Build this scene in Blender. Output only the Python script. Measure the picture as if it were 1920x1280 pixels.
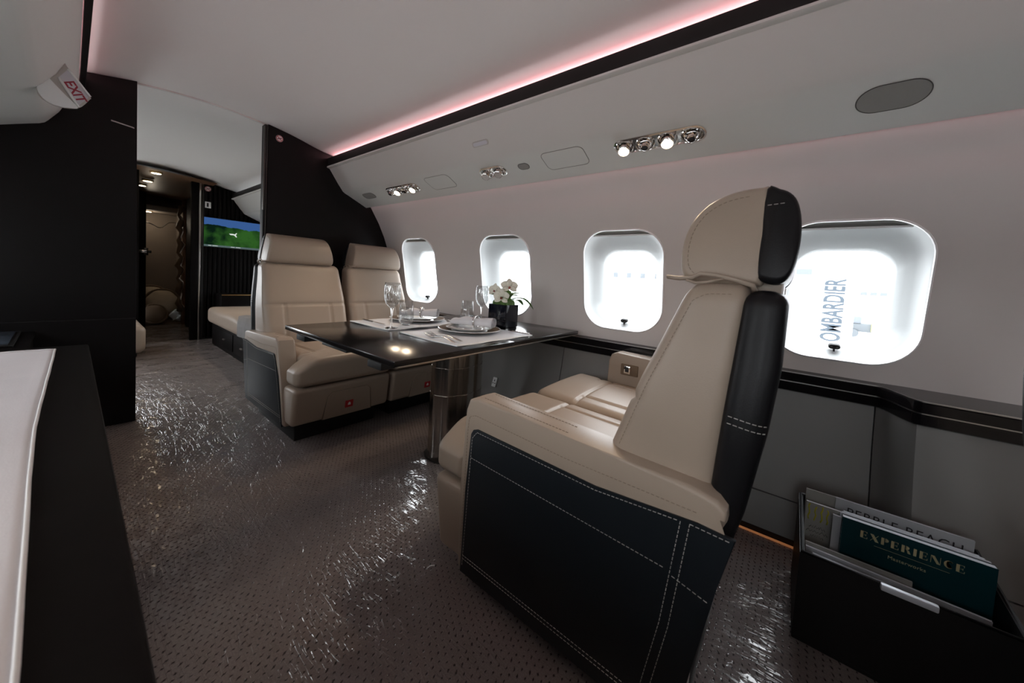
import bpy, bmesh, math, random
from mathutils import Vector, Matrix
from mathutils.geometry import delaunay_2d_cdt
random.seed(7)
sc = bpy.context.scene
col = sc.collection
for o in list(bpy.data.objects):
    bpy.data.objects.remove(o)

# ------------------------------------------------------------------ camera
F_PX, PPX, PPY, ZC = 660.0, 950.0, 556.0, 0.95
VPX, VPY, HSLOPE = 131.0, 474.0, 0.059
_n = lambda v: v.normalized()
_ray = lambda u, v: Vector((u - PPX, v - PPY, F_PX))
_fw = _n(_ray(VPX, VPY))
_up = _n(_ray(VPX + 1000, VPY + 1000 * HSLOPE).cross(_fw))
if _up.y > 0: _up = -_up
_rt = _n(_up.cross(_fw))
if _rt.x < 0: _rt = -_rt
# rows of world axes (x = right, y = forward, z = up) in the camera frame (x right, y down, z ahead)
_R = Matrix((_rt, _fw, _up))
cd = bpy.data.cameras.new('camera'); cam = bpy.data.objects.new('camera', cd); col.objects.link(cam)
cr, cdn, cf = _R.col[0], _R.col[1], _R.col[2]
m = Matrix.Identity(4)
for i in range(3):
    m[i][0] = cr[i]; m[i][1] = -cdn[i]; m[i][2] = -cf[i]
m[2][3] = ZC
cam.matrix_world = m
cd.sensor_fit = 'HORIZONTAL'; cd.sensor_width = 36.0
cd.lens = F_PX * 36.0 / 1920.0
cd.shift_x = (960 - PPX) / 1920.0
cd.shift_y = (PPY - 640) / 1920.0
cd.clip_start = 0.02; cd.clip_end = 400
cd.dof.use_dof = True; cd.dof.focus_distance = 1.7; cd.dof.aperture_fstop = 5.0
sc.camera = cam
def ray_dir(u, v): return _R @ _ray(u, v)
def at_y(u, v, y):
    d = ray_dir(u, v); t = y / d.y; return Vector((d.x * t, y, ZC + d.z * t))
def at_x(u, v, x):
    d = ray_dir(u, v); t = x / d.x; return Vector((x, d.y * t, ZC + d.z * t))
def at_z(u, v, z):
    d = ray_dir(u, v); t = (z - ZC) / d.z; return Vector((d.x * t, d.y * t, z))

# ------------------------------------------------------------------ world, exposure
w = bpy.data.worlds.new('sky'); sc.world = w; w.use_nodes = True
bg = w.node_tree.nodes['Background']
bg.inputs[0].default_value = (0.93, 0.965, 1.0, 1); bg.inputs[1].default_value = 9.0
vs = sc.view_settings
vs.view_transform = 'Standard'; vs.look = 'None'; vs.gamma = 1; vs.use_curve_mapping = False
vs.exposure = 0.33

# ------------------------------------------------------------------ daylight portals (no light of their own)
WIN_Y = [-3.70, -2.82, -1.95, -1.03, -0.155, 0.716, 1.525, 2.46, 3.42, 4.3, 5.08]
WIN_Y_L = [-3.70, -2.82, -1.95, -1.03, -0.155, 0.716, 1.525, 2.46, 3.42, 4.3]
CX, CZ, RW = 0.645, 0.75, 1.25           # fuselage lining: a circle
MIR = 1.32                               # left side mirrors the right one: x -> MIR - x
def portal(x, y, z, toward):
    ld = bpy.data.lights.new('window_daylight_portal', 'AREA'); ld.shape = 'RECTANGLE'; ld.size = 0.30; ld.size_y = 0.38
    ld.cycles.is_portal = True
    o = bpy.data.objects.new('window_daylight_portal', ld); col.objects.link(o)
    o.location = (x, y, z)
    o.rotation_euler = (math.radians(90), 0, math.radians(90 if toward < 0 else -90))
for y in WIN_Y: portal(2.03, y, 0.955, -1)
for y in WIN_Y_L: portal(MIR - 2.03, y, 0.955, 1)

# ------------------------------------------------------------------ materials
def mat(name, rgb, rough=0.5, metal=0.0, spec=0.5, noise=None, bump=None, emit=None, coat=0.0, trans=0.0, ior=1.45, alpha=1.0, sheen=0.0):
    m = bpy.data.materials.new(name); m.use_nodes = True
    nt = m.node_tree; b = nt.nodes['Principled BSDF']
    b.inputs['Base Color'].default_value = (*rgb, 1); b.inputs['Roughness'].default_value = rough
    b.inputs['Metallic'].default_value = metal; b.inputs['Specular IOR Level'].default_value = spec
    b.inputs['Coat Weight'].default_value = coat; b.inputs['Coat Roughness'].default_value = 0.08
    b.inputs['Transmission Weight'].default_value = trans; b.inputs['IOR'].default_value = ior
    b.inputs['Sheen Weight'].default_value = sheen
    if emit: b.inputs['Emission Color'].default_value = (*emit[:3], 1); b.inputs['Emission Strength'].default_value = emit[3]
    tc = None
    def coord():
        nonlocal tc
        if tc is None: tc = nt.nodes.new('ShaderNodeTexCoord')
        return tc.outputs['Object']
    if noise:                              # (scale, amount)
        n = nt.nodes.new('ShaderNodeTexNoise'); n.inputs['Scale'].default_value = noise[0]; n.inputs['Detail'].default_value = 5
        nt.links.new(coord(), n.inputs['Vector'])
        mx = nt.nodes.new('ShaderNodeMix'); mx.data_type = 'RGBA'
        k = noise[1]
        mx.inputs['A'].default_value = (*[c * (1 - k) for c in rgb], 1); mx.inputs['B'].default_value = (*[min(1, c * (1 + k)) for c in rgb], 1)
        nt.links.new(n.outputs['Fac'], mx.inputs['Factor']); nt.links.new(mx.outputs['Result'], b.inputs['Base Color'])
    if bump:                               # (kind, scale, strength, distance)
        if bump[0] == 'voronoi':
            n = nt.nodes.new('ShaderNodeTexVoronoi'); out = n.outputs['Distance']
        else:
            n = nt.nodes.new('ShaderNodeTexNoise'); n.inputs['Detail'].default_value = 4; out = n.outputs['Fac']
        n.inputs['Scale'].default_value = bump[1]
        nt.links.new(coord(), n.inputs['Vector'])
        bp = nt.nodes.new('ShaderNodeBump'); bp.inputs['Strength'].default_value = bump[2]; bp.inputs['Distance'].default_value = bump[3]
        nt.links.new(out, bp.inputs['Height']); nt.links.new(bp.outputs['Normal'], b.inputs['Normal'])
    return m
MT = dict(
    lining=mat('lining_cloth_grey', (0.68, 0.64, 0.62), 0.75, bump=('noise', 900, 0.05, 0.001)),
    psu=mat('psu_panel_grey', (0.64, 0.635, 0.605), 0.6),
    ceiling=mat('ceiling_panel', (0.78, 0.765, 0.74), 0.7),
    winwhite=mat('window_plastic', (0.80, 0.82, 0.82), 0.45),
    winrim=mat('window_rim_plastic', (0.9, 0.9, 0.9), 0.3),
    panel=mat('lower_panel_grey', (0.23, 0.225, 0.22), 0.42, noise=(3, 0.06)),
    black=mat('black_lacquer', (0.010, 0.009, 0.010), 0.13, noise=(6, 0.15)),
    tabletop=mat('table_lacquer', (0.009, 0.008, 0.008), 0.17, noise=(50, 0.3)),
    aluminium=mat('pale_aluminium', (0.80, 0.83, 0.90), 0.5, metal=0.5),
    strip=mat('strip_charcoal', (0.018, 0.017, 0.017), 0.5, spec=0.2),
    blackwood=mat('black_veneer', (0.006, 0.005, 0.005), 0.5, spec=0.08, noise=(40, 0.25)),
    bulk=mat('bulkhead_black', (0.0055, 0.0048, 0.0050), 0.42, spec=0.25),
    blackmat=mat('black_matte', (0.008, 0.008, 0.008), 0.6),
    beige=mat('beige_leather', (0.36, 0.287, 0.228), 0.40, noise=(5, 0.05), bump=('voronoi', 420, 0.12, 0.001)),
    navy=mat('navy_leather', (0.009, 0.0125, 0.0165), 0.45, spec=0.35, bump=('voronoi', 420, 0.15, 0.001)),
    shell=mat('black_leather', (0.007, 0.0068, 0.008), 0.40, spec=0.28, bump=('voronoi', 420, 0.12, 0.001)),
    thread=mat('pale_thread', (0.50, 0.48, 0.44), 0.8),
    tanthread=mat('brown_thread', (0.22, 0.17, 0.13), 0.8),
    steel=mat('brushed_steel', (0.55, 0.53, 0.50), 0.28, metal=1.0),
    column=mat('column_steel', (0.56, 0.52, 0.47), 0.20, metal=1.0),
    chrome=mat('chrome', (0.80, 0.79, 0.77), 0.10, metal=1.0),
    darkmetal=mat('dark_metal', (0.10, 0.095, 0.09), 0.35, metal=1.0),
    gold=mat('brass', (0.55, 0.36, 0.16), 0.3, metal=1.0),
    linen=mat('white_linen', (0.72, 0.71, 0.73), 0.85, noise=(14, 0.06), bump=('noise', 500, 0.25, 0.001)),
    runner=mat('runner_linen', (0.66, 0.635, 0.645), 0.85, noise=(9, 0.08), bump=('noise', 420, 0.3, 0.001)),
    matblue=mat('placemat_linen', (0.80, 0.83, 0.88), 0.5, bump=('noise', 700, 0.25, 0.001)),
    hem=mat('placemat_hem', (0.85, 0.85, 0.85), 0.7),
    china=mat('white_china', (0.80, 0.80, 0.79), 0.12),
    charger=mat('charger_rim_brown', (0.14, 0.10, 0.07), 0.65, spec=0.15),
    silver=mat('cutlery_silver', (0.72, 0.71, 0.70), 0.16, metal=1.0),
    vase=mat('vase_black_gloss', (0.006, 0.007, 0.012), 0.06),
    leaf=mat('orchid_leaf', (0.10, 0.20, 0.035), 0.4, noise=(30, 0.3)),
    petal=mat('orchid_petal', (0.80, 0.78, 0.66), 0.5, noise=(40, 0.12)),
    lip=mat('orchid_lip', (0.35, 0.10, 0.08), 0.5),
    moss=mat('moss', (0.07, 0.13, 0.03), 0.8, noise=(60, 0.4)),
    red=mat('label_red', (0.42, 0.015, 0.02), 0.5),
    white=mat('label_white', (0.8, 0.8, 0.8), 0.5),
    exitred=mat('exit_red', (0.32, 0.035, 0.055), 0.5),
    exithousing=mat('exit_housing', (0.50, 0.485, 0.45), 0.5),
    exitface=mat('exit_panel', (0.60, 0.60, 0.64), 0.4),
    exitlens=mat('exit_lens', (0.80, 0.83, 0.82), 0.3),
    speaker=mat('speaker_cloth', (0.27, 0.26, 0.245), 0.85, bump=('voronoi', 700, 0.4, 0.001)),
    lampwarm=mat('lamp_warm', (1, 0.9, 0.75), 0.4, emit=(1.0, 0.78, 0.55, 8.0)),
    lampoff=mat('lamp_off', (0.55, 0.53, 0.50), 0.25),
    ledpink=mat('led_pink', (1, 0.7, 0.75), 0.5, emit=(1.0, 0.45, 0.49, 6.5)),
    ledpink2=mat('led_pink_low', (1, 0.7, 0.75), 0.5, emit=(1.0, 0.58, 0.64, 1.3)),
    ledorange=mat('led_orange', (1, 0.5, 0.2), 0.5, emit=(1.0, 0.38, 0.15, 0.13)),
    teal=mat('magazine_teal', (0.003, 0.034, 0.042), 0.3),
    goldink=mat('gold_ink', (0.50, 0.42, 0.24), 0.4),
    paper=mat('paper', (0.60, 0.63, 0.68), 0.6),
    papergrey=mat('magazine_grey', (0.42, 0.43, 0.45), 0.5),
    papergrey2=mat('magazine_warm_grey', (0.30, 0.29, 0.27), 0.5),
    yellow=mat('yellow_ink', (0.45, 0.40, 0.03), 0.6),
    ink=mat('black_ink', (0.02, 0.02, 0.022), 0.6),
    boxblack=mat('box_black_leather', (0.006, 0.0055, 0.006), 0.5, bump=('voronoi', 300, 0.1, 0.001)),
    brownwall=mat('baggage_wall', (0.19, 0.155, 0.125), 0.8, noise=(4, 0.12)),
    woodbrown=mat('wood_brown', (0.16, 0.085, 0.045), 0.4, noise=(25, 0.3)),
    canvas=mat('bag_canvas', (0.55, 0.46, 0.34), 0.8, noise=(8, 0.15)),
    plasticbag=mat('clear_bag', (0.45, 0.49, 0.50), 0.25, noise=(14, 0.3)),
    cord=mat('bag_brown', (0.16, 0.11, 0.07), 0.6),
    blanket=mat('blanket_grey', (0.22, 0.21, 0.21), 0.9, noise=(20, 0.15)),
    trayglass=mat('tray_glass', (0.05, 0.065, 0.085), 0.12),
    concrete=mat('apron_concrete', (0.62, 0.62, 0.62), 0.9, noise=(0.6, 0.05)),
    outwhite=mat('hangar_white', (0.80, 0.80, 0.82), 0.7),
    outgrey=mat('hangar_grey', (0.085, 0.095, 0.11), 0.7),
    outred=mat('hangar_red', (0.55, 0.13, 0.15), 0.7),
    outtext=mat('banner_ink', (0.030, 0.042, 0.055), 0.7),
    outdark=mat('vehicle_dark', (0.06, 0.068, 0.075), 0.5),
    outyellow=mat('vehicle_yellow', (0.42, 0.43, 0.12), 0.5),
)
def clear_glass(name, tint=(1, 1, 1), refl_rough=0.0, ior=1.45, tr=1.0):
    m = bpy.data.materials.new(name); m.use_nodes = True
    nt = m.node_tree; nt.nodes.clear()
    o = nt.nodes.new('ShaderNodeOutputMaterial'); mx = nt.nodes.new('ShaderNodeMixShader')
    t = nt.nodes.new('ShaderNodeBsdfTransparent'); g = nt.nodes.new('ShaderNodeBsdfGlossy'); lw = nt.nodes.new('ShaderNodeLayerWeight')
    f = nt.nodes.new('ShaderNodeMapRange'); pw = nt.nodes.new('ShaderNodeMath'); pw.operation = 'POWER'; pw.inputs[1].default_value = 4.0
    t.inputs[0].default_value = (*tint, 1); g.inputs['Roughness'].default_value = refl_rough; lw.inputs['Blend'].default_value = 0.5
    f.inputs['To Min'].default_value = ((ior - 1) / (ior + 1)) ** 2; f.inputs['To Max'].default_value = tr
    nt.links.new(lw.outputs['Facing'], pw.inputs[0]); nt.links.new(pw.outputs[0], f.inputs['Value'])
    nt.links.new(f.outputs[0], mx.inputs[0]); nt.links.new(t.outputs[0], mx.inputs[1]); nt.links.new(g.outputs[0], mx.inputs[2])
    nt.links.new(mx.outputs[0], o.inputs[0])
    return m
MT['pane'] = clear_glass('window_glass', (0.97, 0.98, 0.98), tr=0.35)
MT['crystal'] = clear_glass('thin_crystal', (0.955, 0.96, 0.96), 0.03, 2.1, 0.85)

def translucent_white(name, rgb, k):
    m = mat(name, rgb, 0.45); nt = m.node_tree; b = nt.nodes['Principled BSDF']; o = nt.nodes['Material Output']
    tr = nt.nodes.new('ShaderNodeBsdfTranslucent'); tr.inputs[0].default_value = (*rgb, 1); mx = nt.nodes.new('ShaderNodeMixShader'); mx.inputs[0].default_value = k
    nt.links.new(b.outputs[0], mx.inputs[1]); nt.links.new(tr.outputs[0], mx.inputs[2]); nt.links.new(mx.outputs[0], o.inputs[0]); return m
MT['winwhite'] = translucent_white('window_plastic', (0.52, 0.54, 0.545), 0.004)
# carpet under wrinkled clear film
def carpet_mat():
    m = bpy.data.materials.new('carpet_under_film'); m.use_nodes = True
    nt = m.node_tree; N = nt.nodes; Lk = nt.links; b = N['Principled BSDF']
    tc = N.new('ShaderNodeTexCoord'); sp = N.new('ShaderNodeSeparateXYZ'); Lk.new(tc.outputs['Object'], sp.inputs[0])
    def mth(op, a, bb=None, c=None):
        n = N.new('ShaderNodeMath'); n.operation = op
        for i, v in enumerate((a, bb, c)):
            if v is None: continue
            if isinstance(v, (int, float)): n.inputs[i].default_value = v
            else: Lk.new(v, n.inputs[i])
        return n.outputs[0]
    wob = N.new('ShaderNodeTexNoise'); wob.inputs['Scale'].default_value = 60; Lk.new(tc.outputs['Object'], wob.inputs['Vector'])
    jit = mth('MULTIPLY', mth('SUBTRACT', wob.outputs['Fac'], 0.5), 0.9)
    SX, SY = 0.020, 0.0165
    ry = mth('ADD', mth('DIVIDE', sp.outputs['Y'], SY), jit)
    row = mth('FLOOR', ry)
    odd = mth('MULTIPLY', mth('MODULO', mth('ABSOLUTE', row), 2.0), 0.5)
    rx = mth('ADD', mth('ADD', mth('DIVIDE', sp.outputs['X'], SX), odd), jit)
    fx = mth('SUBTRACT', mth('FRACT', rx), 0.5); fy = mth('SUBTRACT', mth('FRACT', ry), 0.5)
    # short slanted dashes
    du = mth('ABSOLUTE', mth('ADD', mth('MULTIPLY', fx, 0.75), mth('MULTIPLY', fy, 0.45)))
    dv = mth('ABSOLUTE', mth('SUBTRACT', mth('MULTIPLY', fy, 1.35), mth('MULTIPLY', fx, 0.55)))
    dist = mth('ADD', du, dv)
    dot = N.new('ShaderNodeMapRange'); dot.inputs['From Min'].default_value = 0.10; dot.inputs['From Max'].default_value = 0.30
    Lk.new(dist, dot.inputs['Value'])
    mx = N.new('ShaderNodeMix'); mx.data_type = 'RGBA'
    mx.inputs['A'].default_value = (0.030, 0.024, 0.023, 1)
    nz = N.new('ShaderNodeTexNoise'); nz.inputs['Scale'].default_value = 260; nz.inputs['Detail'].default_value = 3; Lk.new(tc.outputs['Object'], nz.inputs['Vector'])
    m2 = N.new('ShaderNodeMix'); m2.data_type = 'RGBA'; m2.inputs['A'].default_value = (0.135, 0.112, 0.106, 1); m2.inputs['B'].default_value = (0.31, 0.265, 0.255, 1)
    Lk.new(nz.outputs['Fac'], m2.inputs['Factor']); Lk.new(m2.outputs['Result'], mx.inputs['B'])
    Lk.new(dot.outputs['Result'], mx.inputs['Factor']); Lk.new(mx.outputs['Result'], b.inputs['Base Color'])
    b.inputs['Roughness'].default_value = 0.9; b.inputs['Specular IOR Level'].default_value = 0.2
    bp = N.new('ShaderNodeBump'); bp.inputs['Strength'].default_value = 0.6; bp.inputs['Distance'].default_value = 0.004
    Lk.new(dot.outputs['Result'], bp.inputs['Height']); Lk.new(bp.outputs['Normal'], b.inputs['Normal'])
    # film: glossy coat, sharp creases running in drifting directions over a gently billowing sheet
    b.inputs['Coat Weight'].default_value = 1.0; b.inputs['Coat Roughness'].default_value = 0.10; b.inputs['Coat IOR'].default_value = 1.6
    def crease(rot, sx, sy, seed, power):
        mp = N.new('ShaderNodeMapping'); mp.inputs['Scale'].default_value = (sx, sy, 1); mp.inputs['Rotation'].default_value = (0, 0, rot); mp.inputs['Location'].default_value = (seed, seed * 1.7, 0)
        Lk.new(tc.outputs['Object'], mp.inputs['Vector'])
        n1 = N.new('ShaderNodeTexNoise'); n1.inputs['Scale'].default_value = 1.0; n1.inputs['Detail'].default_value = 2.5; n1.inputs['Distortion'].default_value = 0.9
        Lk.new(mp.outputs[0], n1.inputs['Vector'])
        r_ = mth('SUBTRACT', 1.0, mth('MULTIPLY', mth('ABSOLUTE', mth('SUBTRACT', n1.outputs['Fac'], 0.5)), 4.0))
        return mth('POWER', mth('MAXIMUM', r_, 0.0), power)
    h = mth('ADD', mth('MULTIPLY', crease(0.55, 34, 7, 1.3, 9.0), 0.0008), mth('MULTIPLY', crease(-0.35, 26, 4, 7.1, 10.0), 0.0009))
    n2 = N.new('ShaderNodeTexNoise'); n2.inputs['Scale'].default_value = 4.0; n2.inputs['Detail'].default_value = 2; Lk.new(tc.outputs['Object'], n2.inputs['Vector'])
    h = mth('ADD', h, mth('MULTIPLY', n2.outputs['Fac'], 0.026))
    h = mth('ADD', h, mth('MULTIPLY', dot.outputs['Result'], 0.0005))
    b2 = N.new('ShaderNodeBump'); b2.inputs['Strength'].default_value = 1.0; b2.inputs['Distance'].default_value = 1.0
    Lk.new(h, b2.inputs['Height']); Lk.new(b2.outputs['Normal'], b.inputs['Coat Normal'])
    return m
MT['carpet'] = carpet_mat()
# ------------------------------------------------------------------ helpers
def tag(o, label=None, cat=None, group=None, kind=None):
    if label: o['label'] = label
    if cat: o['category'] = cat
    if group: o['group'] = group
    if kind: o['kind'] = kind
    return o
def thing(name, loc, label, cat, group=None, kind=None):
    o = bpy.data.objects.new(name, None); col.objects.link(o)
    o.empty_display_size = 0.05; o.location = loc
    return tag(o, label, cat, group, kind)
def adopt(o, parent):
    if parent is not None:
        o.parent = parent
        if parent.type == 'EMPTY' and parent.parent is None:
            o.matrix_parent_inverse = Matrix.Translation(-Vector(parent.location))
    return o
def link(name, me, material, parent=None):
    o = bpy.data.objects.new(name, me); col.objects.link(o)
    if material is not None: me.materials.append(MT[material] if isinstance(material, str) else material)
    return adopt(o, parent)
def mesh(name, verts, faces, material, parent=None, smooth=True, recalc=True, angle=None):
    me = bpy.data.meshes.new(name); me.from_pydata([tuple(v) for v in verts], [], faces)
    if recalc:
        bm = bmesh.new(); bm.from_mesh(me); bmesh.ops.recalc_face_normals(bm, faces=bm.faces); bm.to_mesh(me); bm.free()
    if smooth:
        me.polygons.foreach_set('use_smooth', [True] * len(me.polygons))
        if angle is not None: me.set_sharp_from_angle(angle=math.radians(angle))
    me.update()
    return link(name, me, material, parent)
def from_bm(name, bm, material, parent=None, smooth=True, angle=35):
    bmesh.ops.recalc_face_normals(bm, faces=bm.faces)
    me = bpy.data.meshes.new(name); bm.to_mesh(me); bm.free()
    if smooth:
        me.polygons.foreach_set('use_smooth', [True] * len(me.polygons)); me.set_sharp_from_angle(angle=math.radians(angle))
    return link(name, me, material, parent)
def box(name, lo, hi, material, parent=None, bev=0.003, seg=2, mp=None):
    bm = bmesh.new()
    vs_ = [bm.verts.new((x, y, z)) for x in (lo[0], hi[0]) for y in (lo[1], hi[1]) for z in (lo[2], hi[2])]
    for f in ((0, 1, 3, 2), (4, 6, 7, 5), (0, 4, 5, 1), (2, 3, 7, 6), (0, 2, 6, 4), (1, 5, 7, 3)): bm.faces.new([vs_[i] for i in f])
    if bev: bmesh.ops.bevel(bm, geom=bm.edges[:], offset=bev, segments=seg, profile=0.5, affect='EDGES')
    if mp:
        for v in bm.verts: v.co = mp(*v.co)
    return from_bm(name, bm, material, parent)
def prism(name, poly, to3, d0, d1, material, parent=None, bev=0.0, seg=2, smooth=True):
    """poly: 2-D outline; to3(a, b, d) -> point; extruded from d0 to d1"""
    bm = bmesh.new()
    A = [bm.verts.new(to3(a, b, d0)) for a, b in poly]; B = [bm.verts.new(to3(a, b, d1)) for a, b in poly]
    n = len(poly)
    f0 = bm.faces.new(A); f1 = bm.faces.new(B[::-1])
    for i in range(n): bm.faces.new((A[i], B[i], B[(i + 1) % n], A[(i + 1) % n]))
    if bev:
        es = list({e for f in (f0, f1) for e in f.edges})
        bmesh.ops.bevel(bm, geom=es, offset=bev, segments=seg, profile=0.5, affect='EDGES')
    return from_bm(name, bm, material, parent, smooth)
def puck(name, prof, to3, d0, d1, r, material, parent=None, seg=5):
    """profile extruded from d0 to d1 with fully rounded ends"""
    c = Vector((sum(p[0] for p in prof) / len(prof), sum(p[1] for p in prof) / len(prof)))
    def ins(k):
        out = []
        for p in prof:
            q = Vector(p) - c; out.append(c + q * max(.05, 1 - k / q.length))
        return out
    st = []
    for i in range(seg + 1):
        th = math.pi / 2 * i / seg
        st.append((d0 + r * (1 - math.sin(th)), r * (1 - math.cos(th))))
    st = st[::-1]
    st += [(d0 + (d1 - d0) * f, 0.0) for f in (.33, .66)]
    for i in range(seg + 1):
        th = math.pi / 2 * i / seg
        st.append((d1 - r * (1 - math.sin(th)), r * (1 - math.cos(th))))
    return loft(name, [[Vector(to3(p.x, p.y, d)) for p in ins(k)] for d, k in st], material, parent, cap0=True, cap1=True, angle=50)
def rbox(name, lo, hi, r, n, material, parent=None, deform=None, m=3):
    """rounded box, a closed grid on each side; deform(x, y, z) -> point"""
    def axis(a, b, k):
        offs = [r * (1 - math.tan(math.radians(45 - 45 * i / m))) for i in range(m)]
        c = [a + o for o in offs]
        for i in range(k + 1): c.append(a + r + (b - a - 2 * r) * i / k)
        c += [b - o for o in offs[::-1]]
        return c
    ax = [axis(lo[i], hi[i], n[i]) for i in range(3)]
    verts, idx, faces = [], {}, []
    def vid(i, j, k):
        key = (i, j, k)
        if key not in idx:
            p = Vector((ax[0][i], ax[1][j], ax[2][k]))
            q = Vector([min(max(p[t], lo[t] + r), hi[t] - r) for t in range(3)])
            d = p - q
            if d.length > 1e-9: p = q + d.normalized() * r
            idx[key] = len(verts)
            verts.append(Vector(deform(*p)) if deform else p)
        return idx[key]
    X, Y, Z = [len(a) - 1 for a in ax]
    for i in range(X):
        for j in range(Y):
            for k in (0, Z): faces.append((vid(i, j, k), vid(i + 1, j, k), vid(i + 1, j + 1, k), vid(i, j + 1, k)))
    for i in range(X):
        for k in range(Z):
            for j in (0, Y): faces.append((vid(i, j, k), vid(i + 1, j, k), vid(i + 1, j, k + 1), vid(i, j, k + 1)))
    for j in range(Y):
        for k in range(Z):
            for i in (0, X): faces.append((vid(i, j, k), vid(i, j + 1, k), vid(i, j + 1, k + 1), vid(i, j, k + 1)))
    return mesh(name, verts, faces, material, parent)
def tube(name, pts, r, material, parent=None, closed=False, seg=8, flat=1.0):
    pts = [Vector(p) for p in pts]; n = len(pts)
    verts, faces = [], []
    prev = None
    for i, p in enumerate(pts):
        a = pts[(i - 1) % n] if (closed or i > 0) else p
        b = pts[(i + 1) % n] if (closed or i < n - 1) else p
        t = (b - a).normalized()
        if prev is None:
            u = t.orthogonal().normalized()
        else:
            u = (prev - t * prev.dot(t)); u = u.normalized() if u.length > 1e-6 else t.orthogonal().normalized()
        prev = u; v = t.cross(u)
        rr = r[i] if isinstance(r, (list, tuple)) else r
        for k in range(seg):
            a_ = 2 * math.pi * k / seg
            verts.append(p + u * math.cos(a_) * rr + v * math.sin(a_) * rr * flat)
    rng = n if closed else n - 1
    for i in range(rng):
        for k in range(seg):
            a, b = i * seg + k, i * seg + (k + 1) % seg
            c, d = ((i + 1) % n) * seg + (k + 1) % seg, ((i + 1) % n) * seg + k
            faces.append((a, b, c, d))
    if not closed:
        faces.append(tuple(range(seg))[::-1]); faces.append(tuple((n - 1) * seg + k for k in range(seg)))
    return mesh(name, verts, faces, material, parent)
def lathe(name, prof, center, material, parent=None, seg=32, axis=None, closed=False, wave=None, angle=40):
    """prof: (r, h) list; axis: frame (ex, ey, ez) default upright; wave(r,h,a)->r"""
    c = Vector(center)
    ex, ey, ez = axis if axis else (Vector((1, 0, 0)), Vector((0, 1, 0)), Vector((0, 0, 1)))
    verts, faces = [], []
    for (r, h) in prof:
        for k in range(seg):
            a = 2 * math.pi * k / seg
            rr = wave(r, h, a) if wave else r
            verts.append(c + ex * math.cos(a) * rr + ey * math.sin(a) * rr + ez * h)
    L = len(prof)
    for i in range(L if closed else L - 1):
        for k in range(seg):
            i2 = (i + 1) % L
            faces.append((i * seg + k, i * seg + (k + 1) % seg, i2 * seg + (k + 1) % seg, i2 * seg + k))
    if not closed:
        faces.append(tuple(range(seg))[::-1]); faces.append(tuple((L - 1) * seg + k for k in range(seg)))
    return mesh(name, verts, faces, material, parent, angle=angle)
def loft(name, loops, material, parent=None, closed_loop=True, cap0=False, cap1=False, angle=40, smooth=True):
    n = len(loops[0]); verts = [p for l in loops for p in l]; faces = []
    for i in range(len(loops) - 1):
        for k in range(n if closed_loop else n - 1):
            faces.append((i * n + k, i * n + (k + 1) % n, (i + 1) * n + (k + 1) % n, (i + 1) * n + k))
    if cap0: faces.append(tuple(range(n))[::-1])
    if cap1: faces.append(tuple((len(loops) - 1) * n + k for k in range(n)))
    return mesh(name, verts, faces, material, parent, angle=angle, smooth=smooth)
def rrect(w, h, r, k=6):
    """rounded rectangle centred on 0, counter-clockwise"""
    out = []
    for cx, cy, a0 in ((w / 2 - r, h / 2 - r, 0), (-w / 2 + r, h / 2 - r, 90), (-w / 2 + r, -h / 2 + r, 180), (w / 2 - r, -h / 2 + r, 270)):
        for i in range(k + 1):
            a = math.radians(a0 + 90 * i / k); out.append((cx + r * math.cos(a), cy + r * math.sin(a)))
    return out
def resample(pts, step):
    pts = [Vector(p) for p in pts]; out = [pts[0]]; acc = 0
    for a, b in zip(pts[:-1], pts[1:]):
        L = (b - a).length
        d = step - acc
        while d < L:
            out.append(a + (b - a) * d / L); d += step
        acc = (L - (d - step))
    return out
def stitches(name, paths, material, parent, nrm=(-1, 0, 0), dash=0.0062, gap=0.0032, wd=0.0011, proud=0.0006, mp=None):
    """rows of thread dashes lying on a surface"""
    verts, faces = [], []
    for path in paths:
        pts = resample(path, dash + gap)
        for a, b in zip(pts[:-1], pts[1:]):
            t = (b - a)
            if t.length < 1e-6: continue
            t = t.normalized(); e = a + t * dash
            n_ = Vector(nrm); s = t.cross(n_)
            if s.length < 1e-6: continue
            s = s.normalized() * wd / 2
            base = len(verts)
            for q in (a, e):
                for sgn, up in ((-1, -.5), (1, -.5), (1, 1), (-1, 1)):
                    verts.append(q + s * sgn + n_ * proud * up)
            for f in ((0, 1, 2, 3), (4, 7, 6, 5), (0, 4, 5, 1), (1, 5, 6, 2), (2, 6, 7, 3), (3, 7, 4, 0)):
                faces.append(tuple(base + i for i in f))
    if mp: verts = [mp(*v) for v in verts]
    return mesh(name, verts, faces, material, parent, smooth=False)
_fontcache = {}
def text(name, body, size, origin, ex, ey, material, parent=None, thick=0.0006, xs=1.0, bold=0.0, spacing=1.0, center=False):
    """flat raised lettering: ex reading direction, ey letter-up direction"""
    cu = bpy.data.curves.new('lettering', 'FONT'); cu.body = body; cu.size = size; cu.extrude = thick; cu.offset = bold; cu.space_character = spacing
    cu.resolution_u = 3
    if center: cu.align_x = 'CENTER'
    tmp = bpy.data.objects.new('lettering', cu); col.objects.link(tmp)
    dg = bpy.context.evaluated_depsgraph_get(); dg.update()
    me = bpy.data.meshes.new_from_object(tmp.evaluated_get(dg)); bpy.data.objects.remove(tmp); bpy.data.curves.remove(cu)
    ex, ey = Vector(ex).normalized(), Vector(ey).normalized(); ez = ex.cross(ey)
    o_ = Vector(origin)
    for v in me.vertices:
        c = v.co.copy(); v.co = o_ + ex * c.x * xs + ey * c.y + ez * c.z
    me.name = name
    me.materials.clear()
    return link(name, me, material, parent)
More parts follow.
